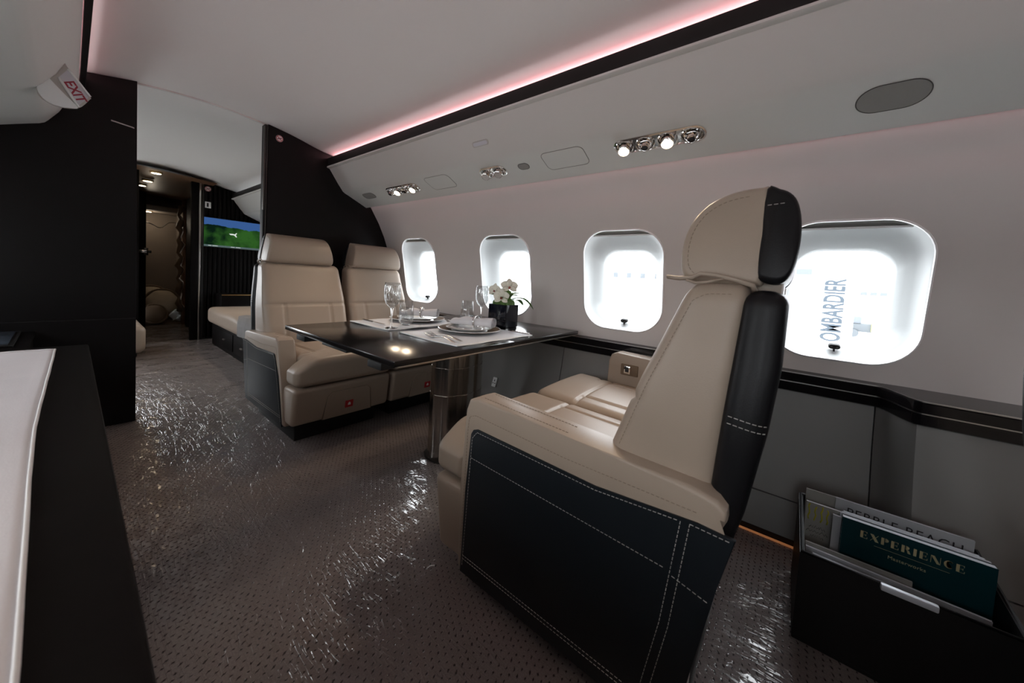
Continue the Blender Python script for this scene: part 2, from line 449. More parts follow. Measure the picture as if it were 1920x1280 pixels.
def plates(name, quads, material, parent=None):
    """flat thin pieces joined into ONE mark: list of point loops"""
    verts, faces = [], []
    for q in quads:
        b = len(verts); verts += [Vector(p) for p in q]; faces.append(tuple(range(b, b + len(q))))
    return mesh(name, verts, faces, material, parent, smooth=False, recalc=False)
def smooth01(a, b, x):
    t = min(1, max(0, (x - a) / (b - a))); return t * t * (3 - 2 * t)
def interp(tab, x):
    if x <= tab[0][0]: return tab[0][1]
    for (a, va), (b, vb) in zip(tab[:-1], tab[1:]):
        if x <= b: return va + (vb - va) * (x - a) / (b - a)
    return tab[-1][1]
def smooth_loop(pts, k=4):
    out, n = [], len(pts)
    for i in range(n):
        p0, p1, p2, p3 = (Vector(pts[(i + j) % n]) for j in (-1, 0, 1, 2))
        for q in range(k):
            t_ = q / k
            out.append(tuple(.5 * (2 * p1 + (p2 - p0) * t_ + (2 * p0 - 5 * p1 + 4 * p2 - p3) * t_ ** 2 + (3 * p1 - p0 - 3 * p2 + p3) * t_ ** 3)))
    return out
# ------------------------------------------------------------------ setting
Y_REAR, Y_BULK, Y_AFT, Y_END = -4.40, 2.90, 5.50, 7.05
flo = mesh('floor', [(-0.42, Y_REAR, 0), (1.74, Y_REAR, 0), (1.74, Y_END, 0), (-0.42, Y_END, 0)], [(0, 1, 2, 3)], 'carpet', smooth=False, recalc=False)
tag(flo, 'dark woven carpet under wrinkled clear protective film', 'floor', kind='structure')

def cyl(y, s, off=0.0):
    th = s / RW
    return Vector((CX + (RW + off) * math.cos(th), y, CZ + (RW + off) * math.sin(th)))
WW, WH, WR, SC = 0.43, 0.54, 0.135, RW * math.radians(10.5)     # window opening on the lining
def in_rr(y, s, w, h, r):
    ay, as_ = abs(y), abs(s)
    if ay > w / 2 or as_ > h / 2: return False
    if ay > w / 2 - r and as_ > h / 2 - r: return math.hypot(ay - w / 2 + r, as_ - h / 2 + r) < r
    return True
def lining(name, wins, y0, y1, flip, label):
    s0, s1 = RW * math.asin((0.585 - CZ) / RW), RW * math.asin((1.57 - CZ) / RW)
    pts, edges = [], []
    def loop(ps):
        b = len(pts); pts.extend(ps); n = len(ps)
        edges.extend((b + i, b + (i + 1) % n) for i in range(n))
    ns = 26; ny = int((y1 - y0) / 0.12)
    bl = [(y0 + (y1 - y0) * i / ny, s0) for i in range(ny)] + [(y1, s0 + (s1 - s0) * i / ns) for i in range(ns)]
    bl += [(y1 - (y1 - y0) * i / ny, s1) for i in range(ny)] + [(y0, s1 - (s1 - s0) * i / ns) for i in range(ns)]
    loop(bl)
    for wy in wins: loop([(wy + a, SC + b) for a, b in rrect(WW, WH, WR, 10)])
    for i in range(1, ny):
        for j in range(1, ns):
            y, s = y0 + (y1 - y0) * i / ny, s0 + (s1 - s0) * j / ns
            if not any(in_rr(y - wy, s - SC, WW + .03, WH + .03, WR + .015) for wy in wins): pts.append((y, s))
    v, e, f, *_ = delaunay_2d_cdt([Vector(p) for p in pts], edges, [], 0, 1e-6)
    faces = []
    for t in f:
        c = sum((v[i] for i in t), Vector((0, 0))) / len(t)
        if not any(in_rr(c.x - wy, c.y - SC, WW, WH, WR) for wy in wins): faces.append(tuple(t))
    V = [cyl(p.x, p.y) for p in v]
    if flip: V = [Vector((MIR - p.x, p.y, p.z)) for p in V]
    o = mesh(name, V, faces, 'lining')
    return tag(o, label, 'wall', kind='structure')
wall_r = lining('wall_right', WIN_Y, Y_REAR, Y_AFT, False, 'pale grey curved cabin sidewall pierced by the windows beside the dining table')
wall_l = lining('wall_left', WIN_Y_L, Y_REAR, Y_AFT, True, 'pale grey curved cabin sidewall behind the black credenza')

# windows ---------------------------------------------------------------
TH = math.radians(10.5)
def window(n, wy, flip, label):
    P = Vector((CX + RW * math.cos(TH), wy, CZ + RW * math.sin(TH)))
    up = Vector((-math.sin(TH), 0, math.cos(TH))); out = Vector((math.cos(TH), 0, math.sin(TH))); ey = Vector((0, 1, 0))
    fx = (lambda p: Vector((MIR - p.x, p.y, p.z))) if flip else (lambda p: p)
    def pl(a, b, d): return fx(P + ey * a + up * b + out * d)
    def onw(a, b, off): return fx(cyl(wy + a, SC + b, off))
    root = thing(f'window_{n}', fx(P + Vector((0, 0, 0))), label, 'window', None, 'structure')
    rr = lambda w_, h_, r_: rrect(w_, h_, r_, 10)
    # rim standing proud of the lining
    o_, i_ = rr(WW + .014, WH + .014, WR + .007), rr(WW - .004, WH - .004, WR - .002)
    loft('rim', [[onw(a, b, .002) for a, b in o_], [onw(a, b, -.006) for a, b in rr(WW + .008, WH + .008, WR + .004)], [onw(a, b, -.007) for a, b in rr(WW + .001, WH + .001, WR)], [onw(a, b, .004) for a, b in i_]], 'winrim', root)
    # recessed reveal with the bezel plate round the pane
    L = [[onw(a, b, .002) for a, b in i_],
         [pl(a, b, .020) for a, b in rr(.418, .526, .132)],
         [pl(a, b - .003, .044) for a, b in rr(.402, .504, .126)],
         [pl(a, b - .008, .064) for a, b in rr(.376, .474, .118)],
         [pl(a, b - .028, .086) for a, b in rr(.340, .440, .104)],
         [pl(a, b - .046, .108) for a, b in rr(.306, .408, .090)],
         [pl(a, b - .054, .122) for a, b in rr(.290, .394, .082)],
         [pl(a, b - .054, .150) for a, b in rr(.286, .390, .080)]]
    loft('reveal', L, 'winwhite', root, angle=70)
    g = [pl(a, b - .054, .135) for a, b in rr(.296, .400, .084)]
    mesh('pane', g, [tuple(range(len(g)))], 'pane', root, smooth=False, recalc=False)
    # dark slot over the shade
    q = [(a, b) for a, b in rr(WW - .012, WH - .012, WR - .006) if b > WH / 2 - .040]
    q = sorted(q); lo_b = WH / 2 - .026
    top = [onw(a, b, .010) for a, b in q]; bot = [onw(a, lo_b - .004, .030) for a, b in q]
    loft('shade_slot', [top, bot], 'speaker', root, closed_loop=False)
    loft('shade_edge', [[onw(a, lo_b - .004, .030) for a, b in q], [onw(a, lo_b - .002, .018) for a, b in q], [onw(a, lo_b - .009, .018) for a, b in q], [onw(a, lo_b - .010, .040) for a, b in q]], 'winrim', root, closed_loop=False)
    # shade pull
    hb = -WH / 2 + .034
    ov = rrect(.037, .0195, .0097, 6)
    pull = loft('shade_pull', [[pl(a, hb + b, .055) for a, b in ov], [pl(a, hb + b, .036) for a, b in ov], [pl(a * .9, hb + b * .9, .033) for a, b in ov]], 'blackmat', root, cap0=True, cap1=True)
    st = rrect(.006, .022, .002, 2)
    loft('stem', [[pl(a, hb - .014 + b, .050) for a, b in st], [pl(a, hb - .014 + b, .038) for a, b in st]], 'blackmat', pull, cap0=True, cap1=True)
    for s in (-1, 1):
        c8 = [(s * .008 + .0035 * math.cos(k * .785), .0035 * math.sin(k * .785)) for k in range(8)]
        loft('rivet', [[pl(a, hb + b, .034) for a, b in c8], [pl(a, hb + b, .0320) for a, b in c8]], 'darkmetal', pull, cap1=True)
WL = ['rearmost window on the dining table side, far behind the viewpoint', 'second window from the rear on the dining table side', 'third window from the rear on the dining table side', 'oval cabin window just aft of the magazine box',
      'large window behind the near seat headrest with the lettered banner outside', 'window above the near window seat, between the near headrest and the flower vase',
      'window behind the orchid vase on the dining table', 'narrowest window beside the far window seat and black bulkhead',
      'first window past the black bulkhead above the divan', 'middle window above the divan', 'last window above the divan beside the screen wall']
for i, wy in enumerate(WIN_Y): window(i + 1, wy, False, WL[i])
WLL = ['rearmost window on the credenza side', 'second window from the rear on the credenza side', 'third window from the rear on the credenza side', 'fourth window from the rear on the credenza side', 'credenza side window level with the near seat', 'credenza side window above the white runner',
       'credenza side window at the far end of the runner', 'credenza side window next to the black bulkhead', 'first window past the bulkhead on the credenza side', 'last window past the bulkhead on the credenza side']
for i, wy in enumerate(WIN_Y_L): window(i + 1 + len(WIN_Y), wy, True, WLL[i])

# ceiling ---------------------------------------------------------------
CEIL = [(-.11, 1.868), (-.02, 1.876), (.06, 1.886), (.15, 1.904), (.24, 1.922), (.36, 1.936), (.50, 1.944), (.66, 1.944), (.85, 1.926), (1.0, 1.902), (1.08, 1.885), (1.17, 1.862), (1.27, 1.842), (1.34, 1.834), (1.43, 1.828)]
def ceil_z(x): return interp(CEIL, x)
def ceiling(name, y0, y1, dz, label):
    xs = [-.11 + 1.54 * i / 48 for i in range(49)]
    zs = [ceil_z(x) for x in xs]
    for _ in range(14): zs = [zs[0]] + [(zs[i - 1] + zs[i] * 2 + zs[i + 1]) / 4 for i in range(1, 48)] + [zs[-1]]
    n = len(xs); V = [(x, y, z + dz) for y in (y0, y1) for x, z in zip(xs, zs)]
    o = mesh(name, V, [(i, i + 1, n + i + 1, n + i) for i in range(n - 1)], 'ceiling')
    return tag(o, label, 'ceiling', kind='structure')
ceiling('ceiling', Y_REAR, Y_BULK + .03, 0, 'arched pale ceiling panel washed pink along its edges')
ceiling('ceiling_aft', Y_BULK + .03, Y_AFT + .02, -.004, 'pale grey ceiling panel past the black bulkheads')
# thin lit seam where the ceiling panels meet
xs = [.20 + .68 * i / 20 for i in range(21)]
tr = loft('trim_1', [[Vector((x, Y_BULK + .02, ceil_z(x) - .001)) for x in xs], [Vector((x, Y_BULK + .02, ceil_z(x) - .010)) for x in xs], [Vector((x, Y_BULK + .036, ceil_z(x) - .010)) for x in xs], [Vector((x, Y_BULK + .036, ceil_z(x) - .001)) for x in xs]], 'psu', closed_loop=False)
tag(tr, 'thin arched strip where the two ceiling panels meet', 'trim', kind='structure')

# service panels over the windows (right and left) ------------------------
A_, C_, D_ = (1.276, 1.744), (1.392, 1.578), (1.602, 1.486)
def psu_profile(top, flip):
    if flip: return [(1.290, top - .002), (1.30, top - .02), (1.352, 1.645)] + psu_profile(1.744, False)[5:-1] + [(1.33, top - .003)]
    return [(1.264, top), (1.264, top - .008), (1.268, top - .011), (1.285, top - .014), (1.392 - .040, 1.578 + .040 * (top - 1.578) / .116 * .98), (1.386, 1.591), (1.396, 1.578), (1.412, 1.568), (1.45, 1.5525), D_, (1.612, 1.489), (1.612, 1.496), (1.598, 1.498), (1.42, 1.60), (1.36, 1.70), (1.30, top + .004)]
def psu(name, flip, top, y0, y1, label):
    pf = psu_profile(top, flip)
    to3 = (lambda a, b, d: (MIR - a, d, b)) if flip else (lambda a, b, d: (a, d, b))
    o = prism(name, pf, to3, y0, y1, 'psu', None)
    return tag(o, label, 'overhead panel', kind='structure')
psu_r = psu('service_panel', False, 1.744, Y_REAR, Y_BULK - .006, 'grey overhead service panel along the window side above the dining table')
psu_l = psu('service_panel', True, 1.790, Y_REAR, Y_BULK - .006, 'grey overhead service panel carrying the exit sign')
psu_a = psu('service_panel', False, 1.744, Y_BULK + .06, Y_AFT - .004, 'short grey overhead service panel above the divan')
psu_b = psu('service_panel', True, 1.780, Y_BULK + .06, Y_AFT - .004, 'overhead service panel across from the divan')
for i, (fl, z0, z1, ya, yb, lb) in enumerate([(False, 1.742, 1.808, Y_REAR, Y_BULK - .003, 'black light shield strip along the window side ceiling edge'),
        (True, 1.788, 1.852, Y_REAR, Y_BULK - .003, 'black light shield strip along the exit sign side ceiling edge'),
        (False, 1.742, 1.800, Y_BULK + .06, Y_AFT - .004, 'black strip above the divan service panel'), (True, 1.785, 1.845, Y_BULK + .06, Y_AFT - .004, 'black strip across from the divan')]):
    x0, x1 = (1.268, 1.288) if not fl else (MIR - 1.288, MIR - 1.268)
    tag(box(f'trim_{i + 2}', (x0, ya, z0), (x1, yb, z1), 'strip', None, .003), lb, 'trim', kind='structure')
def led(name, x0, x1, y0, y1, z, m_, label, up=True, z2=None):
    zz = z if z2 is None else z2
    o = mesh(name, [(x0, y0, z), (x1, y0, zz), (x1, y1, zz), (x0, y1, z)], [(0, 1, 2, 3) if up else (3, 2, 1, 0)], m_, None, smooth=False, recalc=False)
    return tag(o, label, 'light strip')
led('cove_light', 1.318, 1.319, Y_REAR, Y_BULK - .01, 1.808, 'ledpink', 'pink light strip hidden behind the window side black strip', z2=1.832)
led('cove_light', MIR - 1.319, MIR - 1.318, Y_REAR, Y_BULK - .01, 1.874, 'ledpink', 'pink light strip hidden behind the exit sign side black strip', z2=1.852)
led('wall_light', 1.618, 1.632, Y_REAR, Y_BULK - .01, 1.506, 'ledpink2', 'faint pink light strip between overhead panel and window wall', up=False)
led('wall_light', MIR - 1.632, MIR - 1.618, Y_REAR, Y_BULK - .01, 1.506, 'ledpink2', 'faint pink light strip between overhead panel and credenza wall', up=False)

# ledge and lower panels, right --------------------------------------------
def ledge_x(y): return 1.838 - .150 * smooth01(-.272, -.350, y)
def sweep(name, prof, ys, material, parent, flip=False):
    """prof(y) -> list of (x, z)"""
    loops = [[Vector(((MIR - x) if flip else x, y, z)) for x, z in prof(y)] for y in ys]
    return loft(name, loops, material, parent, cap0=True, cap1=True, angle=30)
def ys_(y0, y1):
    r = [y0] + [y0 + i * .01 for i in range(1, int((y1 - y0) / .01)) if -.37 < y0 + i * .01 < -.25] + [y1]
    return sorted(set(r))
lp = lambda y: [(1.91, .646), (ledge_x(y) + .006, .640), (ledge_x(y), .634), (ledge_x(y), .566), (ledge_x(y) + .012, .560), (1.91, .560)]
lg = tag(sweep('side_ledge', lp, ys_(Y_REAR, Y_BULK - .004), 'black', None), 'black lacquered ledge running under the windows, stepping out beside the magazine box', 'ledge', kind='structure')
for z in (.602, .640):
    sweep('metal_strip', lambda y: [(ledge_x(y) + .003, z + .0018), (ledge_x(y) - .0016, z + .0018), (ledge_x(y) - .0016, z - .0018), (ledge_x(y) + .003, z - .0018)], ys_(Y_REAR, Y_BULK - .01), 'steel', lg)
sweep('ledge_seam', lambda y: [(1.87, .6455), (ledge_x(y) + .06, .6445), (ledge_x(y) + .06, .6425), (1.87, .6425)], [-.62, -.617], 'blackmat', lg)
low = lambda y: [(1.90, .562), (ledge_x(y) + .010, .562), (ledge_x(y) - .008, .45), (ledge_x(y) - .036, .32), (ledge_x(y) - .066, .22), (ledge_x(y) - .090, .160), (1.78, .160)]
kick = lambda y: [(1.78, .155), (ledge_x(y) - .091, .155), (ledge_x(y) - .138, .034), (1.72, .034)]
toe = lambda y: [(1.78, .036), (ledge_x(y) - .120, .036), (ledge_x(y) - .120, .0), (1.74, .0)]
for a, b in ((Y_REAR, -2.40), (-2.396, -1.30), (-1.296, -.274), (-.270, 1.02), (1.024, 2.0), (2.004, Y_BULK - .004)):
    sweep('lower_panel', low, ys_(a, b), 'panel', wall_r)
    sweep('kick_panel', kick, ys_(a, b), 'panel', wall_r)
sweep('toe_recess', toe, ys_(Y_REAR, Y_BULK - .004), 'blackmat', wall_r)
tag(sweep('floor_light', lambda y: [(ledge_x(y) - .128, .006), (ledge_x(y) - .136, .006), (ledge_x(y) - .136, .001), (ledge_x(y) - .128, .001)], ys_(-.30, .6), 'ledorange', None), 'thin orange glowing line at the foot of the wall', 'light strip')
# left side, plainer
lgl = tag(sweep('side_ledge', lambda y: [(1.91, .646), (1.838, .640), (1.838, .562), (1.91, .560)], [Y_REAR, Y_BULK - .004], 'black', None, True), 'black lacquered ledge under the windows behind the credenza', 'ledge', kind='structure')
for a, b in ((Y_REAR, -.5), (-.496, 1.2), (1.204, Y_BULK - .004)):
    sweep('lower_panel', lambda y: [(1.90, .562), (1.846, .562), (1.80, .32), (1.70, .0), (1.78, 0)], [a, b], 'panel', wall_l, True)
# mains socket under the table
so = thing('wall_socket', (1.762, 1.487, .215), 'small white mains socket low on the wall beyond the table column', 'socket')
tl = math.atan2(.046, .13)
def sock(a, b, d): # a along y, b up the panel, d out of it
    return Vector((1.7785 - d * math.cos(tl) + b * math.sin(tl), 1.487 + a, .258 + b * math.cos(tl) + d * math.sin(tl)))
prism('face_plate', rrect(.034, .062, .004, 3), sock, 0, .007, 'white', so, .001)
for a, b, w_, h_ in ((0, .010, .006, .012), (-.008, -.008, .008, .006), (.008, -.008, .008, .006)):
    prism('socket_hole', [(a + x, b + y) for x, y in rrect(w_, h_, .001, 1)], sock, .0068, .0076, 'ink', so)

# bulkheads ---------------------------------------------------------------
def arc(z0, z1, n=14): return [(CX + RW * math.cos(math.asin((z - CZ) / RW)), z) for z in [z0 + (z1 - z0) * i / n for i in range(n + 1)]]
def bulk_poly(x0, right=True):
    if right: return [(x0, 0)] + arc(0, 1.60) + [(1.43, 1.824)] + [(x, ceil_z(x) - .003) for x in (1.34, 1.27, 1.17, 1.08, 1.0, .92)] + [(x0, ceil_z(x0) - .003)]
    return [(x0, 0), (x0, ceil_z(x0) - .003)] + [(x, ceil_z(x) - .003) for x in (.15, .06, -.02, -.11)] + [(MIR - a, b) for a, b in arc(0, 1.60)[::-1]]
toy = lambda a, b, d: (a, d, b)
def halfcut(poly, z, above):
    out = []
    n = len(poly)
    for i in range(n):
        (a, b), (c, d) = poly[i], poly[(i + 1) % n]
        ins = (b >= z) if above else (b <= z); ins2 = (d >= z) if above else (d <= z)
        if ins: out.append((a, b))
        if ins != ins2: t = (z - b) / (d - b); out.append((a + (c - a) * t, z))
    return out
pb = bulk_poly(.237, False)
bl_ = thing('wall_bulkhead_left', (0, Y_BULK + .03, 0), 'glossy black bulkhead left of the aisle opening, under the exit sign', 'bulkhead', None, 'structure')
prism('upper_panel', halfcut(pb, .604, True), toy, Y_BULK, Y_BULK + .06, 'bulk', bl_, .0006, 1)
prism('lower_panel', halfcut(pb, .598, False), toy, Y_BULK, Y_BULK + .06, 'bulk', bl_, .0006, 1)
prism('joint', [(MIR - 1.86, .594), (.236, .594), (.236, .608), (MIR - 1.86, .608)], toy, Y_BULK + .005, Y_BULK + .055, 'blackmat', bl_)
box('edge_trim', (.230, Y_BULK + .058, .0), (.2372, Y_BULK + .066, 1.915), 'steel', bl_, .001)
box('coat_rail', (.140, Y_BULK - .010, 1.662), (.226, Y_BULK - .001, 1.668), 'steel', bl_, .001, mp=lambda x, y, z: (x, y, z - (x - .183) * .12))
br_ = thing('wall_bulkhead_right', (1.3, Y_BULK + .03, 0), 'black bulkhead behind the pair of far seats', 'bulkhead', None, 'structure')
prism('panel', bulk_poly(.868), toy, Y_BULK, Y_BULK + .05, 'bulk', br_, .002)
box('door_pocket', (.846, Y_BULK + .003, 0), (.867, Y_BULK + .06, 1.915), 'blackmat', br_, .002)
box('edge_rail', (.843, Y_BULK - .002, 1.33), (.852, Y_BULK + .012, 1.90), 'darkmetal', br_, .002)
box('edge_rail', (.858, Y_BULK - .003, 0.02), (.864, Y_BULK + .006, 1.90), 'darkmetal', br_, .002)
# rear closing wall behind the camera
wr = thing('wall_rear', (.66, Y_REAR - .03, 0), 'pale partition closing the cabin behind the viewpoint', 'wall', None, 'structure')
prism('panel', bulk_poly(.6), toy, Y_REAR - .06, Y_REAR, 'psu', wr)
prism('panel', [(.6, 0), (.6, 1.94)] + [(x, ceil_z(x)) for x in (.24, .06, -.11)] + [(MIR - a, b) for a, b in arc(0, 1.60)[::-1]], toy, Y_REAR - .06, Y_REAR, 'psu', wr)
# unseen fuselage skin above and below the windows, added to stop sky light leaking
def skin(a0, a1, y0, y1, n=40, r=1.32):
    pts = [(CX + .015 + r * math.cos(math.radians(a0 + (a1 - a0) * i / n)), CZ + r * math.sin(math.radians(a0 + (a1 - a0) * i / n))) for i in range(n + 1)]
    return [Vector((x, y, z)) for y in (y0, y1) for x, z in pts], [(i, i + 1, n + 2 + i, n + 1 + i) for i in range(n)]
fs = thing('wall_fuselage', (.66, 0, -.5), 'unseen fuselage skin added around the cabin lining against light leaks', 'fuselage', None, 'structure')
for a0, a1 in ((36, 144), (-7.5, -172.5)):
    v_, f_ = skin(a0, a1, Y_REAR - .06, 7.70); mesh('skin_panel', v_, f_, 'blackmat', fs)
# ------------------------------------------------------------------ room past the bulkheads
# screen wall with fine vertical flutes
def sign_disc(name, c, r, label, parent=None):
    """round no smoking sign facing the camera side (-y)"""
    t = thing(name, c, label, 'sign')
    cy = c[1]
    d = lathe('disc', [(r, 0), (r, .002)], (c[0], cy, c[2]), 'white', t, 24, (Vector((1, 0, 0)), Vector((0, 0, 1)), Vector((0, -1, 0))))
    ring = [(c[0] + r * .88 * math.cos(a), cy - .0025, c[2] + r * .88 * math.sin(a)) for a in [k * math.pi / 12 for k in range(24)]]
    tube('red_ring', ring, r * .13, 'red', t, True, 6, .4)
    def bar(nm, ang, L, w_, m_, off):
        ca, sa = math.cos(ang), math.sin(ang)
        q = [(c[0] + ca * a - sa * b, cy - off, c[2] + sa * a + ca * b) for a, b in ((-L, -w_), (L, -w_), (L, w_), (-L, w_))]
        q2 = [(x, y + .001, z) for x, y, z in q]
        loft(nm, [q2, q], m_, t, cap0=True, cap1=True, smooth=False)
    bar('cigarette', 0.35, r * .62, r * .11, 'ink', .0032)
    bar('red_bar', -0.75, r * .8, r * .09, 'red', .0040)
    return t
sign_disc('no_smoking_sign', (.935, Y_BULK - .001, 1.845), .023, 'round no smoking sign high on the black bulkhead behind the far seats')
xa = at_y(375, 500, Y_AFT).x
sw_ = thing('wall_screen', (1.3, Y_AFT + .03, 0), 'fluted black wall carrying the lit screen past the bulkhead', 'wall', None, 'structure')
prism('panel', [(xa, 0)] + arc(0, 1.60) + [(1.43, 1.75)] + [(x, ceil_z(x) - .006) for x in (1.34, 1.17, 1.0)], toy, Y_AFT, Y_AFT + .05, 'blackmat', sw_)
fl = []
x = xa + .03
while x < 1.80:
    fl += [(x, Y_AFT), (x + .010, Y_AFT - .009), (x + .026, Y_AFT - .009), (x + .036, Y_AFT)]
    x += .044
top_of = lambda x: (ceil_z(x) - .008) if x < 1.42 else min(1.70, CZ + math.sqrt(max(0, RW ** 2 - (x - CX) ** 2)) - .02)
loft('flutes', [[Vector((a, b, .02)) for a, b in fl], [Vector((a, b, top_of(a))) for a, b in fl]], 'blackwood', sw_, closed_loop=False, smooth=False)
box('edge_strip', (xa - .016, Y_AFT - .012, 0), (xa, Y_AFT + .05, ceil_z(xa) - .01), 'steel', sw_, .002)
box('door_jamb', (xa - .085, Y_AFT - .004, 0), (xa - .016, Y_AFT + .06, ceil_z(xa) - .01), 'blackwood', sw_, .002)
p = at_y(390, 354, Y_AFT - .012); sign_disc('no_smoking_sign', (p.x, p.y, p.z), .030, 'tiny round no smoking sign at the top of the screen wall')
p = at_y(390, 384, Y_AFT - .012)
t = thing('notice_plate', p, 'small white notice plate below the round sign on the screen wall', 'sign')
box('plate', (p.x - .028, p.y - .002, p.z - .036), (p.x + .028, p.y + .002, p.z + .036), 'white', t, .001)
box('pictogram', (p.x - .012, p.y - .0035, p.z - .024), (p.x + .006, p.y - .002, p.z + .022), 'ink', t, 0)
# screen
a, b = at_y(381, 408, Y_AFT - .03), at_y(487, 467, Y_AFT - .03)
SX0, SX1, SZ0, SZ1 = 1.000, 1.575, 1.128, 1.470
tv = thing('wall_screen_display', ((SX0 + SX1) / 2, Y_AFT - .02, SZ0), 'lit flat screen showing a white aeroplane over green hills', 'screen')
box('housing', (SX0 - .008, Y_AFT - .034, SZ0 - .008), (SX1 + .008, Y_AFT - .009, SZ1 + .008), 'blackmat', tv, .003)
def screen_mat():
    m = bpy.data.materials.new('screen_picture'); m.use_nodes = True; nt = m.node_tree; N = nt.nodes; Lk = nt.links
    N.clear(); o = N.new('ShaderNodeOutputMaterial'); e = N.new('ShaderNodeEmission'); Lk.new(e.outputs[0], o.inputs[0])
    tc = N.new('ShaderNodeTexCoord'); sp = N.new('ShaderNodeSeparateXYZ'); Lk.new(tc.outputs['Object'], sp.inputs[0])
    nz = N.new('ShaderNodeTexNoise'); nz.inputs['Scale'].default_value = 6; nz.inputs['Detail'].default_value = 6; Lk.new(tc.outputs['Object'], nz.inputs['Vector'])
    cr = N.new('ShaderNodeValToRGB'); el = cr.color_ramp.elements
    el[0].position = .38; el[0].color = (.004, .016, .008, 1); el[1].position = .62; el[1].color = (.035, .13, .022, 1)
    Lk.new(nz.outputs['Fac'], cr.inputs[0])
    m1 = N.new('ShaderNodeMath'); m1.operation = 'MULTIPLY_ADD'; m1.inputs[1].default_value = .10; Lk.new(nz.outputs['Fac'], m1.inputs[0]); Lk.new(sp.outputs['Z'], m1.inputs[2])
    g = N.new('ShaderNodeMath'); g.operation = 'GREATER_THAN'; g.inputs[1].default_value = SZ1 - .095 + .05; Lk.new(m1.outputs[0], g.inputs[0])
    mx = N.new('ShaderNodeMix'); mx.data_type = 'RGBA'; mx.inputs['B'].default_value = (.05, .13, .36, 1)
    Lk.new(g.outputs[0], mx.inputs['Factor']); Lk.new(cr.outputs[0], mx.inputs['A']); Lk.new(mx.outputs['Result'], e.inputs[0]); e.inputs[1].default_value = 0.6
    return m
sy = Y_AFT - .0345
mesh('picture', [(SX0, sy, SZ0), (SX1, sy, SZ0), (SX1, sy, SZ1), (SX0, sy, SZ1)], [(0, 1, 2, 3)], screen_mat(), tv, smooth=False, recalc=False)
MT['scrwhite'] = mat('screen_white', (.1, .1, .1), .5, emit=(.75, .8, .75, .7)); MT['scrbar'] = mat('screen_bar', (.02, .02, .02), .5, emit=(.05, .08, .08, 1.0))
px, pz = SX0 + .285, SZ0 + .165
plane = [(px - .045, pz + .010), (px - .01, pz + .014), (px + .012, pz + .010), (px + .030, pz + .028), (px + .036, pz + .022), (px + .024, pz + .002), (px + .036, pz - .026), (px + .026, pz - .026), (px + .006, pz - .004), (px - .03, pz - .004)]
mesh('plane_icon', [(a, sy - .0008, b) for a, b in plane], [tuple(range(len(plane)))], 'scrwhite', tv, smooth=False, recalc=False)
mesh('caption_bar', [(SX0, sy - .0005, SZ0), (SX1, sy - .0005, SZ0), (SX1, sy - .0005, SZ0 + .022), (SX0, sy - .0005, SZ0 + .022)], [(0, 1, 2, 3)], 'scrbar', tv, smooth=False, recalc=False)
for a, w_ in ((SX0 + .04, .03), (SX0 + .08, .05), (SX0 + .26, .04), (SX0 + .31, .05)):
    plates('caption', [[(a, sy - .001, SZ0 + .010), (a + w_, sy - .001, SZ0 + .010), (a + w_, sy - .001, SZ0 + .015), (a, sy - .001, SZ0 + .015)]], 'scrwhite', tv)
# low cabinet under the screen
cb = thing('low_cabinet', (1.45, Y_AFT - .2, 0), 'low black cabinet with a brass edge beyond the divan', 'cabinet')
box('body', (1.12, Y_AFT - .30, 0), (1.68, Y_AFT - .012, .565), 'blackwood', cb, .004)
box('brass_edge', (1.12, Y_AFT - .306, .556), (1.60, Y_AFT - .299, .566), 'gold', cb, .001)
# divan
dv = thing('divan', (1.35, 4.2, 0), 'long beige divan on a black drawer base past the bulkhead', 'sofa')
box('base', (1.03, 3.06, 0), (1.74, 5.16, .245), 'blackwood', dv, .006)
rbox('mattress', (.985, 3.02, .25), (1.80, 5.18, .425), .05, (8, 20, 3), 'beige', dv, deform=lambda x, y, z: (x, y, z + .006 * math.sin(y * 9) * smooth01(.3, .42, z)))
for y0 in (3.12, 3.72, 4.32):
    dr = box('drawer', (1.022, y0, .05), (1.032, y0 + .57, .22), 'blackwood', dv, .003)
    box('handle', (1.008, y0 + .25, .13), (1.024, y0 + .31, .142), 'steel', dr, .002)
def drape(name, x0, x1, y0, y1, fz, m_, parent, nx=24, ny=24):
    V = [fz(x0 + (x1 - x0) * i / nx, y0 + (y1 - y0) * j / ny) for j in range(ny + 1) for i in range(nx + 1)]
    Fc = [(j * (nx + 1) + i, j * (nx + 1) + i + 1, (j + 1) * (nx + 1) + i + 1, (j + 1) * (nx + 1) + i) for j in range(ny) for i in range(nx)]
    return mesh(name, V, Fc, m_, parent, recalc=False)
def bl_z(x, y):
    d = .985 - x
    wob = .006 * math.sin(x * 40 + y * 23) + .004 * math.sin(y * 61)
    if x < .985: return (.972 + .005 * math.sin(y * 30), y, .40 + (x - .985) * 1.0)
    return (x, y + .10 * smooth01(1.25, .985, x) * smooth01(3.2, 3.9, y), .436 + wob + .012)
tag(drape('blanket', .86, 1.55, 3.05, 3.95, bl_z, 'blanket', None), 'grey blanket draped over the near end of the divan', 'blanket')
# seat end on the other side of the aisle
ot = thing('aft_seat', (.1, 5.05, 0), 'rounded beige seat edge just past the left bulkhead', 'seat')
box('base', (-.30, 4.78, 0), (.40, 5.36, .06), 'blackmat', ot, .01)
rbox('cushion', (-.34, 4.72, .04), (.455, 5.40, .305), .06, (6, 8, 3), 'beige', ot)
